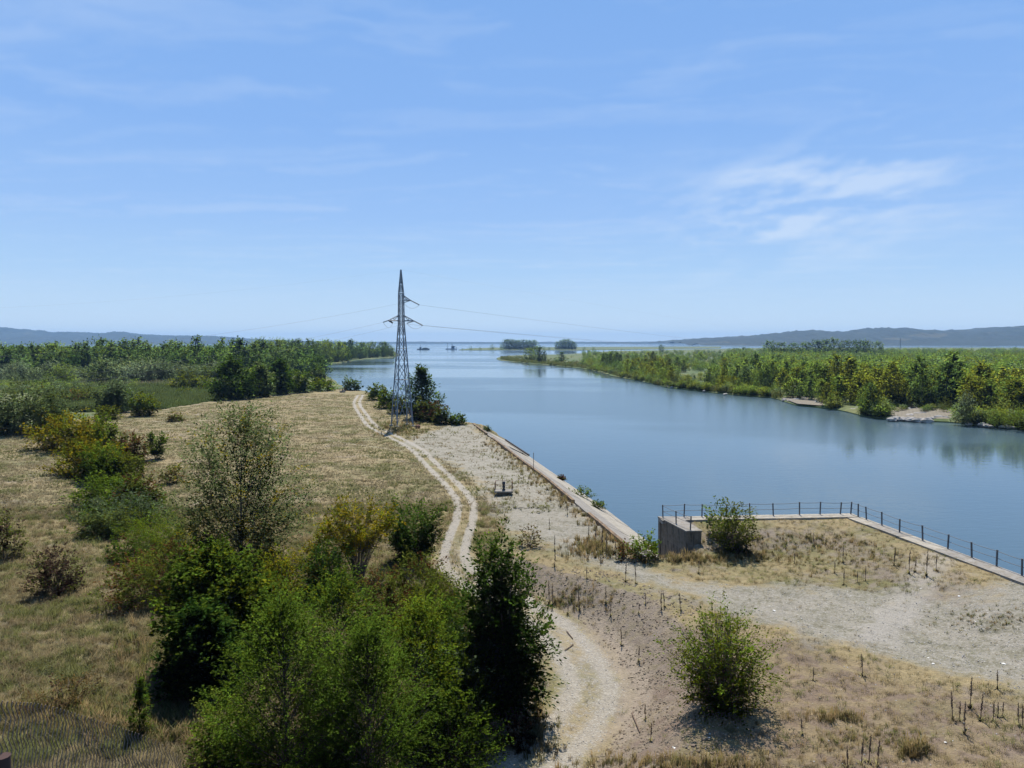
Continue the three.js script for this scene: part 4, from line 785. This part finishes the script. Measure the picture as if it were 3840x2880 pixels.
function metreUV(g, k = 1) {                         // texture coordinates in metres by the way each face points
  if (g.index) g = g.toNonIndexed(); g.computeVertexNormals();
  const p = g.attributes.position, n = g.attributes.normal, uv = new Float32Array(p.count * 2);
  for (let i = 0; i < p.count; i++) { const ax = Math.abs(n.getX(i)), ay = Math.abs(n.getY(i)), az = Math.abs(n.getZ(i)); const [u, v] = ay > ax && ay > az ? [p.getX(i), p.getZ(i)] : ax > az ? [p.getZ(i), p.getY(i)] : [p.getX(i), p.getY(i)]; uv[i * 2] = u * k; uv[i * 2 + 1] = v * k; }
  g.setAttribute('uv', new THREE.BufferAttribute(uv, 2)); return g;
}
function slabGeo(corners, thick) {                   // a plate with four given top corners
  const P = [], I = []; for (const c of corners) P.push(c.x, c.y, c.z); for (const c of corners) P.push(c.x, c.y - thick, c.z);
  I.push(0, 1, 2, 0, 2, 3, 4, 6, 5, 4, 7, 6); for (let i = 0; i < 4; i++) { const j = (i + 1) % 4; I.push(i, i + 4, j, j, i + 4, j + 4); }
  const g = new THREE.BufferGeometry(); g.setAttribute('position', new THREE.Float32BufferAttribute(P, 3)); g.setIndex(I);
  return metreUV(g);
}
// --- lattice pylon
function lattice(tower) {
  const r0 = 2.05, waist = 17.2, colTop = 22.6, peak = 26.6, phi = 16.5 * Math.PI / 180;
  const rad = y => y < waist ? lerp(r0, 0.58, y / waist) : y < colTop ? lerp(0.58, 0.5, (y - waist) / (colTop - waist)) : lerp(0.5, 0.06, (y - colTop) / (peak - colTop));
  const corner = (k, y) => { const a = phi + k * Math.PI / 2, r = rad(y); return V(Math.cos(a) * r, y, Math.sin(a) * r); };
  for (let k = 0; k < 4; k++) {
    const ys = [0, waist, colTop, peak], parts = []; for (let i = 0; i < 3; i++) parts.push(bar(corner(k, ys[i]), corner(k, ys[i + 1]), i ? 0.13 : 0.17));
    mesh(mergeGeometries(parts), steel, 'leg', tower);
    const f = new THREE.BoxGeometry(0.6, 0.5, 0.6); const c = corner(k, 0); f.translate(c.x, 0.0, c.z); mesh(metreUV(f), concrete, 'foundation', tower);
  }
  const levels = [0.4, 4.4, 8.0, 10.9, 13.3, 15.3, 17.2, 18.0, 19.2, 20.4, 21.5, 22.6, 24.0, 25.2, 26.3];
  for (let i = 0; i < levels.length - 1; i++) {
    const parts = [], w = levels[i] < 12 ? 0.085 : 0.07;
    for (let k = 0; k < 4; k++) {
      const a = corner(k, levels[i]), b = corner(k + 1, levels[i]), c = corner(k, levels[i + 1]), d = corner(k + 1, levels[i + 1]);
      if (i === 0) { const m = c.clone().add(d).multiplyScalar(0.5); parts.push(bar(a, m, w), bar(b, m, w)); }
      else parts.push(bar(a, d, w), bar(b, c, w));
      if (i === 1 || i === 3 || levels[i + 1] > 16) parts.push(bar(c, d, w)); 
    }
    mesh(mergeGeometries(parts), steel, 'bracing', tower);
  }
  const arm = (tip, y, up) => {
    const s = Math.sign(tip.x), parts = [], root = [corner(s > 0 ? 3 : 1, y), corner(s > 0 ? 0 : 2, y)], top = V(s * 0.35, y + up, 0);
    for (const q of root) parts.push(bar(q, tip, 0.14), bar(q.clone().lerp(tip, 0.5), top.clone().lerp(tip, 0.5), 0.05));
    parts.push(bar(top, tip, 0.13), bar(top, root[0].clone().lerp(tip, 0.5), 0.05), bar(top, root[1].clone().lerp(tip, 0.5), 0.05));
    return mesh(mergeGeometries(parts), steel, 'cross_arm', tower);
  };
  const tips = [V(-1.9, 18.0, 1.6), V(1.95, 18.0, -1.6), V(1.45, 21.5, -1.2)];
  const arms = [arm(tips[0], 18.0, 0.95), arm(tips[1], 18.0, 0.95), arm(tips[2], 21.5, 0.8)];
  return { tips, peak, arms };
}
const insulatorGeo = (() => { const pts = []; for (let i = 0; i < 12; i++) { const y = i * 0.115; pts.push(new THREE.Vector2(0.035, y), new THREE.Vector2(0.15, y + 0.03), new THREE.Vector2(0.03, y + 0.075)); } return new THREE.LatheGeometry(pts, 7); })();
const tower = new THREE.Group(); tower.position.copy(at(1508, 1600, 0)); tower.position.y = height(tower.position.x, -tower.position.z);
tower.scale.setScalar(1.075);
put(tower, 'pylon', 'grey steel lattice pylon beside the dirt track', 'pylon');
const { tips, peak, arms } = lattice(tower);
const hang = (tip, dir, len) => { const m = mesh(insulatorGeo, porcelain, 'insulator', arms[tips.indexOf(tip)]); m.position.copy(tip); m.quaternion.setFromUnitVectors(V(0, 1, 0), dir.clone().normalize()); m.scale.y = len / 1.38; return tip.clone().addScaledVector(dir.clone().normalize(), len); };
const rightDir = V(0.8, -0.42, -0.5), leftDir = V(-0.85, -0.3, 0.25);
const rightEnds = tips.map((t, i) => hang(t, i ? rightDir : V(0.5, -0.35, -0.8), i ? 1.8 : 1.1)), leftEnds = tips.map((t, i) => hang(t, leftDir, i ? 1.3 : 0.95));
tips.forEach((t, i) => { const c = new THREE.QuadraticBezierCurve3(leftEnds[i], t.clone().add(V(0.1, -2.1, 0)), rightEnds[i]); mesh(new THREE.TubeGeometry(c, 14, 0.022, 4), wire, 'jumper_loop', arms[i]); });
const farTower = new THREE.Group(); farTower.position.set(705, -2.8, -1400); put(farTower, 'pylon', 'tiny distant pylon before the right hills', 'pylon'); lattice(farTower);
function cable(a, b, sag, label, r = 0.010) {
  const pts = []; for (let i = 0; i <= 60; i++) { const t = (i / 60) ** 1.5; pts.push(a.clone().lerp(b, t).setY(lerp(a.y, b.y, t) - 4 * sag * t * (1 - t))); }
  put(mesh(new THREE.TubeGeometry(new THREE.CatmullRomCurve3(pts), 120, r, 4), wire), 'power_line', label, 'cable', 'cables of the power line');
}
const T0 = tower.position, F0 = farTower.position, up = p => p.clone().multiplyScalar(1.075).add(T0);
cable(up(rightEnds[2]), F0.clone().add(V(0, 21, 0)), 12.5, 'cable from the upper arm of the pylon over the river', 0.017);
cable(up(rightEnds[1]), F0.clone().add(V(1, 17.5, 0)), 11.5, 'cable from the lower right arm of the pylon over the river', 0.017);
cable(up(rightEnds[0]), F0.clone().add(V(-1, 17.5, 0)), 12.5, 'cable from the lower left arm of the pylon over the river', 0.017);
cable(up(V(0, peak, 0)), F0.clone().add(V(0, 26, 0)), 10, 'thin earth wire from the tip of the pylon over the river', 0.006);
cable(up(leftEnds[2]), V(-200, 20, -90), 9.5, 'cable from the upper arm of the pylon to the left');
cable(up(leftEnds[1]), V(-198, 17, -86), 11.4, 'lower cable from the right arm of the pylon to the left');
cable(up(leftEnds[0]), V(-202, 17, -94), 10.6, 'lower cable from the left arm of the pylon to the left');
cable(up(V(0, peak, 0)), V(-200, 26, -90), 7.5, 'thin earth wire from the tip of the pylon to the left', 0.004);

// --- sloping concrete revetment with its edge beam
{
  const rev = new THREE.Group(); put(rev, 'revetment', 'sloping pale concrete revetment going down to the water', 'revetment');
  const line = [...REV.slice(0, 3), [REV[2][0] + (REV[2][0] - REV[1][0]) * 0.13, REV[2][1] + (REV[2][1] - REV[1][1]) * 0.13]], total = line.slice(1).reduce((s, p, i) => s + Math.hypot(p[0] - line[i][0], p[1] - line[i][1]), 0);
  const on = s => { for (let i = 0; i < line.length - 1; i++) { const L = Math.hypot(line[i + 1][0] - line[i][0], line[i + 1][1] - line[i][1]); if (s <= L || i === line.length - 2) { const t = s / L, a = line[i], b = line[i + 1]; return { p: [lerp(a[0], b[0], t), lerp(a[1], b[1], t)], n: [-(b[1] - a[1]) / L, (b[0] - a[0]) / L] }; } s -= L; } };
  const outN = on(1).n, sgn = inside(LAND, on(20).p[0] + outN[0], on(20).p[1] + outN[1]) ? -1 : 1;
  const pt = (s, o, lift) => { const { p, n } = on(s), y = 0.04 - 0.52 * o + lift; return V(p[0] + n[0] * sgn * o, y, -(p[1] + n[1] * sgn * o)); };
  const r = rng(9), rows = [[0.25, 2.9], [2.93, 5.6], [5.63, 9.4]], N = 18;
  for (let i = 0; i < N; i++) for (let k = 0; k < 3; k++) {
    const a = total * i / N + 0.02, b = total * (i + 1) / N - 0.02, l = (r() - 0.5) * 0.05, t = (r() - 0.5) * 0.04;
    if (k === 1 && (i === 4)) continue;
    mesh(slabGeo([pt(a, rows[k][0], l), pt(b, rows[k][0], l + t), pt(b, rows[k][1], l + t), pt(a, rows[k][1], l)], 0.28), k ? concrete : concreteGrey, 'slab', rev);
  }
  const under = [pt(0, 0.25, -0.2), pt(total, 0.25, -0.2), pt(total, 9.4, -0.2), pt(0, 9.4, -0.2)];
  for (let i = 0; i < 16; i++) {
    const a = total * i / 16, b = total * (i + 1) / 16 - 0.03; if (i === 3 || i === 13) continue;
    const y = 0.2 + (r() - 0.5) * 0.08, q = (s, o) => pt(s, o, 0.52 * o - 0.04 + y);
    mesh(slabGeo([q(a, -0.06), q(b, -0.06), q(b, 0.22), q(a, 0.22)], 0.6), rustBeam, 'edge_beam', rev);
  }
  // a rusty pipe lying at the waterline, a marker pole, and the weeds in the joints
  const pipe = mesh(bar(pt(4, 5.6, 0.25), pt(23, 6.0, 0.3), 0.24), std(0.03, 0.026, 0.024, 0.9)); put(pipe, 'pipe', 'dark rusty pipe lying along the foot of the revetment', 'pipe');
  const pole = mesh(bar(pt(total * 0.6, 0, 0), pt(total * 0.6, 0, 2.1), 0.07), std(0.16, 0.12, 0.09)); put(pole, 'marker_pole', 'thin rusty pole standing at the edge beam of the revetment', 'pole');
  const weed = (s, o, w, h, label, main) => { const g = plantGeo({ h, w, profile: 'mound', bare: 0, branches: 26, twigs: 5, leaves: 5, leaf: 0.22, leafW: 0.5, twig: 0.3, wood: 3, seed: 900 + s, color: K[main].map(v => v), alt: K.lime, altAt: some(0.3) }), grp = new THREE.Group(); grp.position.copy(pt(s, o, 0)); put(grp, 'weed', label, 'weed'); if (g.wood) mesh(g.wood, twigMat, 'stems', grp); mesh(g.leaf, leafMat, 'foliage', grp); };
  weed(total * 0.665, 4.4, 3.0, 1.0, 'bright green weed clump on the lower revetment', 'bright');
  weed(total * 0.73, 4.6, 1.6, 0.7, 'smaller spiky weed clump on the lower revetment', 'mid');
  weed(total * 0.5, 5.8, 0.9, 0.4, 'brown weed tuft in the middle of the revetment', 'rust');
  weed(total * 0.915, 4.6, 1.3, 0.4, 'flat yellowish weed near the lower end of the revetment', 'lime');
  weed(total * 0.04, 2.2, 1.6, 1.1, 'green bush at the upper end of the revetment', 'dark');
}
// --- quay coping, its wall and the concrete block
{
  const quay = new THREE.Group(); put(quay, 'quay_wall', 'pale concrete quay wall with a flat coping round the grassy platform', 'wall');
  const r = rng(12), top = 1.5, inset = (a, b, w) => { const L = Math.hypot(b[0] - a[0], b[1] - a[1]), n = [(b[1] - a[1]) / L, -(b[0] - a[0]) / L]; const s = inside(LAND, (a[0] + b[0]) / 2 + n[0], (a[1] + b[1]) / 2 + n[1]) ? 1 : -1; return [n[0] * s * w, n[1] * s * w]; };
  const runs = [[COP[0], COP[1], 7], [COP[1], COP[3], 12]];
  for (const [a, b, n] of runs) {
    const w = inset(a, b, 1.25);
    for (let i = 0; i < n; i++) {
      const t0 = (i + 0.004) / n, t1 = (i + 0.996) / n, p = [lerp(a[0], b[0], t0), lerp(a[1], b[1], t0)], q = [lerp(a[0], b[0], t1), lerp(a[1], b[1], t1)], y = top + (r() - 0.5) * 0.03;
      const in0 = a === COP[1] && i === 0 ? 1.3 / Math.hypot(b[0] - a[0], b[1] - a[1]) : 0, p2 = [p[0] + (b[0] - a[0]) * in0, p[1] + (b[1] - a[1]) * in0];
      mesh(slabGeo([V(p2[0], y, -p2[1]), V(q[0], y, -q[1]), V(q[0] + w[0], y, -(q[1] + w[1])), V(p2[0] + w[0], y, -(p2[1] + w[1]))], 0.3), r() < 0.4 ? concreteGrey : concrete, 'coping_slab', quay);
    }
    const w2 = inset(a, b, 0.5), w1 = inset(a, b, 0.06);
    mesh(slabGeo([V(a[0] + w1[0], top - 0.31, -(a[1] + w1[1])), V(b[0] + w1[0], top - 0.31, -(b[1] + w1[1])), V(b[0] + w2[0], top - 0.31, -(b[1] + w2[1])), V(a[0] + w2[0], top - 0.31, -(a[1] + w2[1]))], 8), concreteOld, 'wall', quay);
  }
  // the block: a short thick wing wall with a sloping face
  const a = COP[0], f = [a[0] + 1.2, a[1] - 4.7], blk = new THREE.Group(); put(blk, 'concrete_block', 'massive stained concrete block at the corner of the quay', 'block');
  const c = [V(a[0], 1.49, -a[1] + 0.02), V(f[0], 1.49, -f[1]), V(f[0] + 1.15, 1.49, -f[1] - 0.05), V(a[0] + 1.6, 1.49, -a[1] + 0.02)];
  const body = (() => { const P = [], low = c.map((q, i) => V(q.x + (i === 2 ? -0.12 : i === 3 ? -0.1 : 0.02), -4, q.z + (i === 1 || i === 2 ? -0.12 : 0))); const all = [...c.map(q => q.clone().setY(1.44)), ...low]; const I = [0, 1, 2, 0, 2, 3, 4, 6, 5, 4, 7, 6]; for (let i = 0; i < 4; i++) { const j = (i + 1) % 4; I.push(i, i + 4, j, j, i + 4, j + 4); } for (const q of all) P.push(q.x, q.y, q.z); const g = new THREE.BufferGeometry(); g.setAttribute('position', new THREE.Float32BufferAttribute(P, 3)); g.setIndex(I); return metreUV(g); })();
  mesh(body, concreteOld, 'body', blk);
  mesh(slabGeo(c.map((q, i) => V(q.x + (i < 2 ? -0.05 : 0.05), 1.54, q.z + (i === 1 || i === 2 ? 0.06 : 0))), 0.098), concreteGrey, 'cap', blk);
  const ed = new THREE.Group();
  // railing: thin steel posts with two slack cables
  const rail = new THREE.Group(); put(rail, 'railing', 'thin steel railing of posts and two cables along the quay', 'railing');
  const posts = [];
  const P = (px, py) => { const q = level(px, py, 1.5); posts.push(V(q[0], 1.5, -q[1])); };
  posts.push(V(f[0] + 0.35, 1.54, -f[1] - 0.25), V(lerp(a[0], f[0], 0.52) + 0.3, 1.54, -lerp(a[1], f[1], 0.52)));
  for (const [px, py] of [[2486, 1941], [2565, 1938], [2632, 1937], [2722, 1936], [2812, 1935], [2900, 1933], [2998, 1930], [3075, 1929], [3151, 1928], [3190, 1928], [3218, 1937], [3249, 1947], [3307, 1970], [3373, 1996], [3460, 2026], [3554, 2057], [3644, 2089], [3737, 2123], [3832, 2157], [3935, 2196]]) P(px, py);
  const pr = rng(4);
  const heads = posts.map(p => { const t = V(p.x + (pr() - 0.5) * 0.13, p.y + 1.02 + (pr() - 0.5) * 0.1, p.z + (pr() - 0.5) * 0.13); mesh(bar(p.clone().setY(p.y - 0.05), t, 0.085), darkSteel, 'post', rail); return t; });
  for (const [k, name] of [[0.93, 'top_cable'], [0.5, 'middle_cable']]) for (let i = 0; i < posts.length - 1; i++) {
    const a1 = posts[i].clone().lerp(heads[i], k), b1 = posts[i + 1].clone().lerp(heads[i + 1], k), m = a1.clone().lerp(b1, 0.5); m.y -= 0.05;
    mesh(new THREE.TubeGeometry(new THREE.QuadraticBezierCurve3(a1, m, b1), 6, 0.018, 4), darkSteel, name, rail);
  }
}
// --- valve platforms: a slab with a low railing and a dark spindle
function platform(px, py, label) {
  const g = new THREE.Group(); g.position.copy(spot(px, py)); g.rotation.y = -0.05; put(g, 'valve_platform', label, 'platform');
  const b = new THREE.BoxGeometry(1.85, 0.14, 1.3); b.translate(0, 0.42, 0); mesh(metreUV(b), concreteGrey, 'slab', g);
  const b2 = new THREE.BoxGeometry(1.45, 0.36, 0.95); b2.translate(0.05, 0.165, -0.1); mesh(metreUV(b2), concreteOld, 'shaft', g);
  for (const [x, z] of [[-0.86, 0.58], [0.86, 0.58], [-0.86, -0.58], [0.86, -0.58]]) mesh(bar(V(x, 0.48, z), V(x, 1.38, z), 0.055), rust, 'post', g);
  for (const y of [0.9, 1.34]) { mesh(bar(V(-0.86, y, -0.58), V(0.86, y, -0.58), 0.035), rust, 'rail', g); for (const x of [-0.86, 0.86]) mesh(bar(V(x, y, -0.58), V(x, y, 0.58), 0.035), rust, 'rail', g); }
  const pts = [[0.0, 0.49], [0.17, 0.49], [0.17, 0.6], [0.11, 0.63], [0.11, 0.74], [0.16, 0.77], [0.16, 0.9], [0.1, 0.94], [0.1, 1.05], [0.16, 1.08], [0.16, 1.36], [0, 1.38]].map(p => new THREE.Vector2(...p));
  mesh(new THREE.LatheGeometry(pts, 12), black, 'spindle', g);
}
platform(1889, 1856, 'small concrete valve platform with a black spindle beside the track');
platform(1284, 1472, 'small valve platform at the far end of the meadow');
put(mesh((() => { const g = new THREE.DodecahedronGeometry(0.55, 0); g.scale(1, 0.9, 0.7); return g; })(), rust), 'rusty_drum', 'rusty lump in the grass right of the pylon', 'drum').position.copy(spot(1567, 1607)).add(V(0, 0.3, 0));

// --- dry mullein stalks
{
  const stem = new THREE.CylinderGeometry(0.008, 0.018, 1, 5); stem.translate(0, 0.5, 0);
  const spikes = [1, 2, 3].map(s => { const r = rng(s * 5), parts = []; for (let i = 0; i < 26; i++) { const y = 0.42 + 0.56 * i / 26, q = new THREE.IcosahedronGeometry(0.026 * (1.15 - 0.7 * i / 26) * (0.7 + r() * 0.6), 0), a = r() * 6.28, d = 0.017; q.scale(1, 1.5, 1); q.translate(Math.cos(a) * d, y, Math.sin(a) * d); parts.push(q); } return mergeGeometries(parts); });
  const leaves = tuft(15, 9, 0.26, 0.03, 0.05, 1.1), brown = [std(0.15, 0.10, 0.06, 0.95), std(0.20, 0.14, 0.08, 0.95), std(0.115, 0.078, 0.052, 0.95)], leafBrown = std(0.17, 0.15, 0.055, 0.95, { side: THREE.DoubleSide });
  const r = rng(33);
  const zones = {
    'dry mullein stalk on the bank above the track': [[2060, 2262, 80], [2072, 2270, 80], [2172, 2290, 95], [2272, 2262, 60], [2345, 2182, 72], [2385, 2190, 66], [2290, 2310, 50], [2395, 2300, 40], [2480, 2288, 66], [2492, 2275, 52], [2552, 2290, 66], [2670, 2300, 46], [2330, 2420, 70], [2395, 2480, 60], [2420, 2265, 40], [2130, 2300, 40], [2080, 1975 + 150, 60], [1880, 2035, 46], [2200, 2170, 46]],
    'dry mullein stalk by the revetment': [[2110, 1880, 30], [2128, 1930, 38], [2060, 1985, 40], [2205, 2030, 60], [2230, 2040, 70], [2258, 2068, 82], [2275, 2075, 76], [2080, 2065, 56], [2305, 2075, 50], [2335, 2085, 44]],
    'dry mullein stalk on the grassy quay platform': [[2925, 1940, 100], [2990, 1938, 62], [3005, 1936, 74], [3075, 1935, 80], [3052, 2050, 50], [3160, 2108, 60], [3352, 2120, 66], [3408, 2150, 88], [3474, 2160, 96], [3510, 2140, 60], [2980, 2115, 40], [2620, 2150, 50], [3245, 2180, 60], [3164, 2195, 62], [3560, 2110, 44], [3700, 2150, 54], [3090, 1945, 50], [2870, 2000, 40], [3340, 2010, 44], [3500, 2070, 36], [3130, 2150, 50], [3215, 2185, 44], [3430, 2145, 60]],
    'dry mullein stalk in the lower right scrub': [[3235, 2535, 84], [3050, 2552, 50], [3638, 2656, 120], [3740, 2582, 70], [3572, 2702, 110], [3617, 2750, 120], [3676, 2702, 104], [3598, 2704, 76], [3724, 2705, 80], [3742, 2690, 60], [3820, 2720, 84], [3836, 2728, 90], [3008, 2755, 60], [3230, 2866, 96], [3258, 2862, 110], [3290, 2872, 100], [3180, 2880, 84], [3760, 2690, 60], [2440, 2780, 70], [2420, 2700, 60]],
  };
  for (const [label, list] of Object.entries(zones)) for (const [px, py, hp] of list) {
    const g = new THREE.Group(), P = spot(px, py); if (polyDist(LAND, P.x, -P.z) < 0.2) continue; g.position.copy(P); g.position.y -= 0.02; const h = hp / F * -P.z * 1.08;
    g.scale.set(0.75 + h * 0.35, h, 0.75 + h * 0.35); g.rotation.set((r() - 0.5) * 0.16, r() * 6.28, (r() - 0.5) * 0.16);
    put(g, 'dry_stalk', `${hp > 85 ? 'tall' : hp > 58 ? 'medium' : 'short'} ${label} ${px < 2230 ? 'near the tall dark bush' : px < 2480 ? 'left of the concrete block' : px < 2800 ? 'below the concrete block' : px < 3120 ? 'right of the olive bush' : px < 3420 ? 'in the middle' : 'towards the right edge'}`, 'dry stalk', 'dry stalks: ' + label.slice(18));
    const m = pick(brown), sm = mesh(stem, m, 'stem', g); mesh(pick(spikes), m, 'seed_spike', sm); mesh(leaves, leafBrown, 'leaves', g);
  }
  const sticks = [[2125, 2370, 2148, 2398], [2118, 2442, 2150, 2420], [2370, 2680, 2400, 2750]];
  const said = ['dry brown stick at the upper side of the cutting', 'dark stick lying on the sand beside the road', 'long dry stem leaning at the foot of the bank'];
  sticks.forEach(([a, b, c, d], i) => { const A = spot(a, b), B = spot(c, d); A.y += 0.06; B.y += 0.05; put(mesh(bar(A, B, 0.045), brown[2]), 'stick', said[i], 'stick'); });
}
// --- rocks and broken concrete on the right bank
{
  const r = rng(8), stoneMat = [std(0.25, 0.235, 0.21, 0.95), std(0.19, 0.185, 0.175, 0.95), std(0.30, 0.275, 0.24, 0.95)];
  const shapes = [1, 2, 3, 4].map(s => { const q = rng(s * 17), g = new THREE.IcosahedronGeometry(1, 1), p = g.attributes.position; const seen = new Map(); for (let i = 0; i < p.count; i++) { const k = [p.getX(i), p.getY(i), p.getZ(i)].map(v => v.toFixed(3)).join(); if (!seen.has(k)) seen.set(k, 0.72 + q() * 0.5); const f = seen.get(k); p.setXYZ(i, p.getX(i) * f, p.getY(i) * f * 0.62, p.getZ(i) * f); } g.computeVertexNormals(); return g; });
  const lots = [['grey boulder at the waterline right of the dark tree', [[3345, 1573, 1.6], [3362, 1571, 2.0], [3380, 1570, 1.5], [3398, 1572, 2.2], [3420, 1574, 2.6], [3445, 1576, 2.4], [3470, 1577, 2.6], [3492, 1572, 1.9], [3508, 1568, 1.8], [3524, 1566, 1.7], [3540, 1567, 1.6], [3552, 1570, 1.3], [3412, 1560, 1.9], [3440, 1553, 1.6], [3462, 1551, 1.5]]],
    ['pale boulder below the rightmost shrubs', [[3632, 1590, 1.3], [3682, 1594, 1.4], [3700, 1597, 1.2], [3714, 1598, 1.0], [3758, 1600, 1.0], [3780, 1601, 1.1], [3802, 1602, 0.9]]],
    ['grey stone on the bank above the boulders', [[3410, 1536, 1.5], [3425, 1532, 1.7], [3442, 1530, 1.6], [3478, 1532, 1.2], [3505, 1540, 1.0]]],
    ['pale stone on the small rocky point left of the dark tree', [[2942, 1500, 1.6], [2962, 1504, 1.8], [2990, 1500, 2.2], [3015, 1498, 2.0], [3040, 1502, 1.8], [3060, 1510, 1.6], [3090, 1516, 1.3], [3200, 1536, 1.6], [3215, 1530, 1.5]]],
    ['pale stone at the first landing of the right bank', [[2505, 1449, 1.4], [2525, 1452, 1.7], [2542, 1451, 1.2], [2560, 1455, 1.3], [2640, 1467, 1.0], [2720, 1478, 1.2]]]];
  for (const [label, list] of lots) for (let [k, [px, py, s]] of list.sort((a, b) => a[0] - b[0]).entries()) { const m = mesh(shapes[Math.floor(r() * 4)], stoneMat[Math.floor(r() * 3)]); m.position.copy(at(px, py, -3.0)); s *= 0.62; m.scale.set(s * (0.8 + r() * 0.5), s * (0.7 + r() * 0.4), s); m.rotation.y = r() * 6.28; put(m, 'boulder', `${nth(k)} from the left: ${label}`, 'boulder', 'stones: ' + label); }
  const sandMat = new THREE.MeshStandardMaterial({ map: concreteTex([0.23, 0.20, 0.145], true), roughness: 0.97 });
  const sand = [[3270, 1530], [3340, 1516], [3480, 1512], [3560, 1520], [3580, 1548], [3560, 1570], [3400, 1566], [3330, 1560]].map(p => level(...p, -2.7)), sg = new THREE.ShapeGeometry(new THREE.Shape(sand.map(p => new THREE.Vector2(...p)))); sg.rotateX(-Math.PI / 2);
  const sandMesh = mesh(sg, sandMat); sandMesh.position.y = -2.735; setting(sandMesh, 'sand', 'bare sandy clearing behind the grey boulders');
  const s2 = [[2930, 1492], [3000, 1482], [3080, 1490], [3110, 1510], [3080, 1520], [2990, 1513]].map(p => level(...p, -2.7)), sg2 = new THREE.ShapeGeometry(new THREE.Shape(s2.map(p => new THREE.Vector2(...p)))); sg2.rotateX(-Math.PI / 2); const m2 = mesh(sg2, sandMat); m2.position.y = -2.735; setting(m2, 'sand', 'bare sandy patch on the small rocky point');
}
// --- far out on the water: a barge and a dredger
{
  const hullMat = std(0.05, 0.06, 0.065, 0.7), b = new THREE.Group(); b.position.copy(at(1588, 1311, WATER)); put(b, 'barge', 'dark barge far out on the reservoir', 'boat');
  const hull = new THREE.Shape([[-17, 2.2], [-14.5, -0.4], [14.5, -0.4], [17, 2.4], [12, 2.0], [-10, 1.9]].map(p => new THREE.Vector2(...p))); const hg = new THREE.ExtrudeGeometry(hull, { depth: 7, bevelEnabled: false }); hg.translate(0, 0, -3.5); mesh(hg, hullMat, 'hull', b);
  const cab = new THREE.BoxGeometry(5, 4.4, 4.5); cab.translate(-7.5, 4.1, 0); const cabin = mesh(cab, std(0.12, 0.13, 0.14), 'cabin', b); mesh(bar(V(-7.5, 6.2, 0), V(-7.5, 14, 0), 0.6), hullMat, 'mast', cabin);
  const cargo = new THREE.SphereGeometry(1, 12, 6, 0, 6.3, 0, 1.57); cargo.scale(9, 3.4, 3); cargo.translate(5, 1.9, 0); mesh(cargo, std(0.06, 0.075, 0.06), 'cargo', b);
  const d = new THREE.Group(); d.position.copy(at(1690, 1310, WATER)); put(d, 'dredger', 'grey dredger with a mast beside the island tip', 'boat');
  const dh = new THREE.BoxGeometry(30, 2.6, 9); dh.translate(2, 0.9, 0); mesh(dh, std(0.28, 0.29, 0.3), 'hull', d); const dc = new THREE.BoxGeometry(8, 7, 6); dc.translate(6, 5.7, 0); mesh(dc, std(0.10, 0.11, 0.13), 'cabin', d);
  mesh(bar(V(-8, 2, 0), V(-8, 17, 0), 0.9), hullMat, 'mast', d); mesh(mergeGeometries([bar(V(5, 9, 0), V(3, 15, 0), 0.7), bar(V(9, 9, 0), V(16, 4, 0), 0.8)]), hullMat, 'boom', d);
}
// --- chain-link fence on the embankment below the viewpoint
{
  const g = new THREE.Group(); put(g, 'wire_fence', 'sagging rusty chain-link fence in the lower left corner', 'fence');
  const along = [[-420, 2560, 4.7], [-150, 2612, 5.0], [0, 2640, 5.3], [150, 2652, 5.9], [300, 2690, 6.5], [450, 2735, 7.2], [560, 2775, 7.7], [640, 2820, 8.0], [700, 2890, 8.1], [720, 2960, 7.8]].map(([px, py, d]) => { const s = sight(px, py), t = d / s[2]; return V(s[0] * t, EYE + s[1] * t, -d); });
  const c = new THREE.CatmullRomCurve3(along), L = c.getLength(), cell = 0.068, n = Math.floor(L / cell), mat = std(0.13, 0.10, 0.085, 0.7), r = rng(6);
  for (let i = 0; i < n; i++) {
    const a = c.getPointAt(i / n), b = c.getPointAt(Math.min(1, (i + 1) / n)), ground = embankment(-a.z), k = Math.max(4, Math.ceil((a.y - ground) / 0.115)), pts = [];
    for (let j = 0; j <= k; j++) { const q = (j % 2 ? b : a).clone(); q.y = a.y - j * 0.115; q.x += Math.sin(j * 0.3 + i * 0.1) * 0.015; q.z += Math.cos(j * 0.23) * 0.02 + (j % 2 ? 0.006 : 0); pts.push(q); }
    const parts = []; for (let j = 0; j < k; j++) parts.push(bar(pts[j], pts[j + 1], 0.0048)); parts.push(bar(pts[0], pts[0].clone().add(V(0.012, 0.035, 0)), 0.006));
    mesh(mergeGeometries(parts), mat, 'wire', g);
  }
  for (const [px, py, d] of [[8, 2835, 5.25], [-700, 2600, 4.6]]) { const s = sight(px, py), t = d / s[2], T = V(s[0] * t, EYE + s[1] * t, -d), post = new THREE.CylinderGeometry(0.055, 0.06, T.y - embankment(d) + 0.3, 10); post.translate(T.x, (T.y + embankment(d) - 0.3) / 2, T.z); mesh(post, std(0.05, 0.026, 0.02, 0.95), 'post', g); }
}
renderer.render(scene, camera);
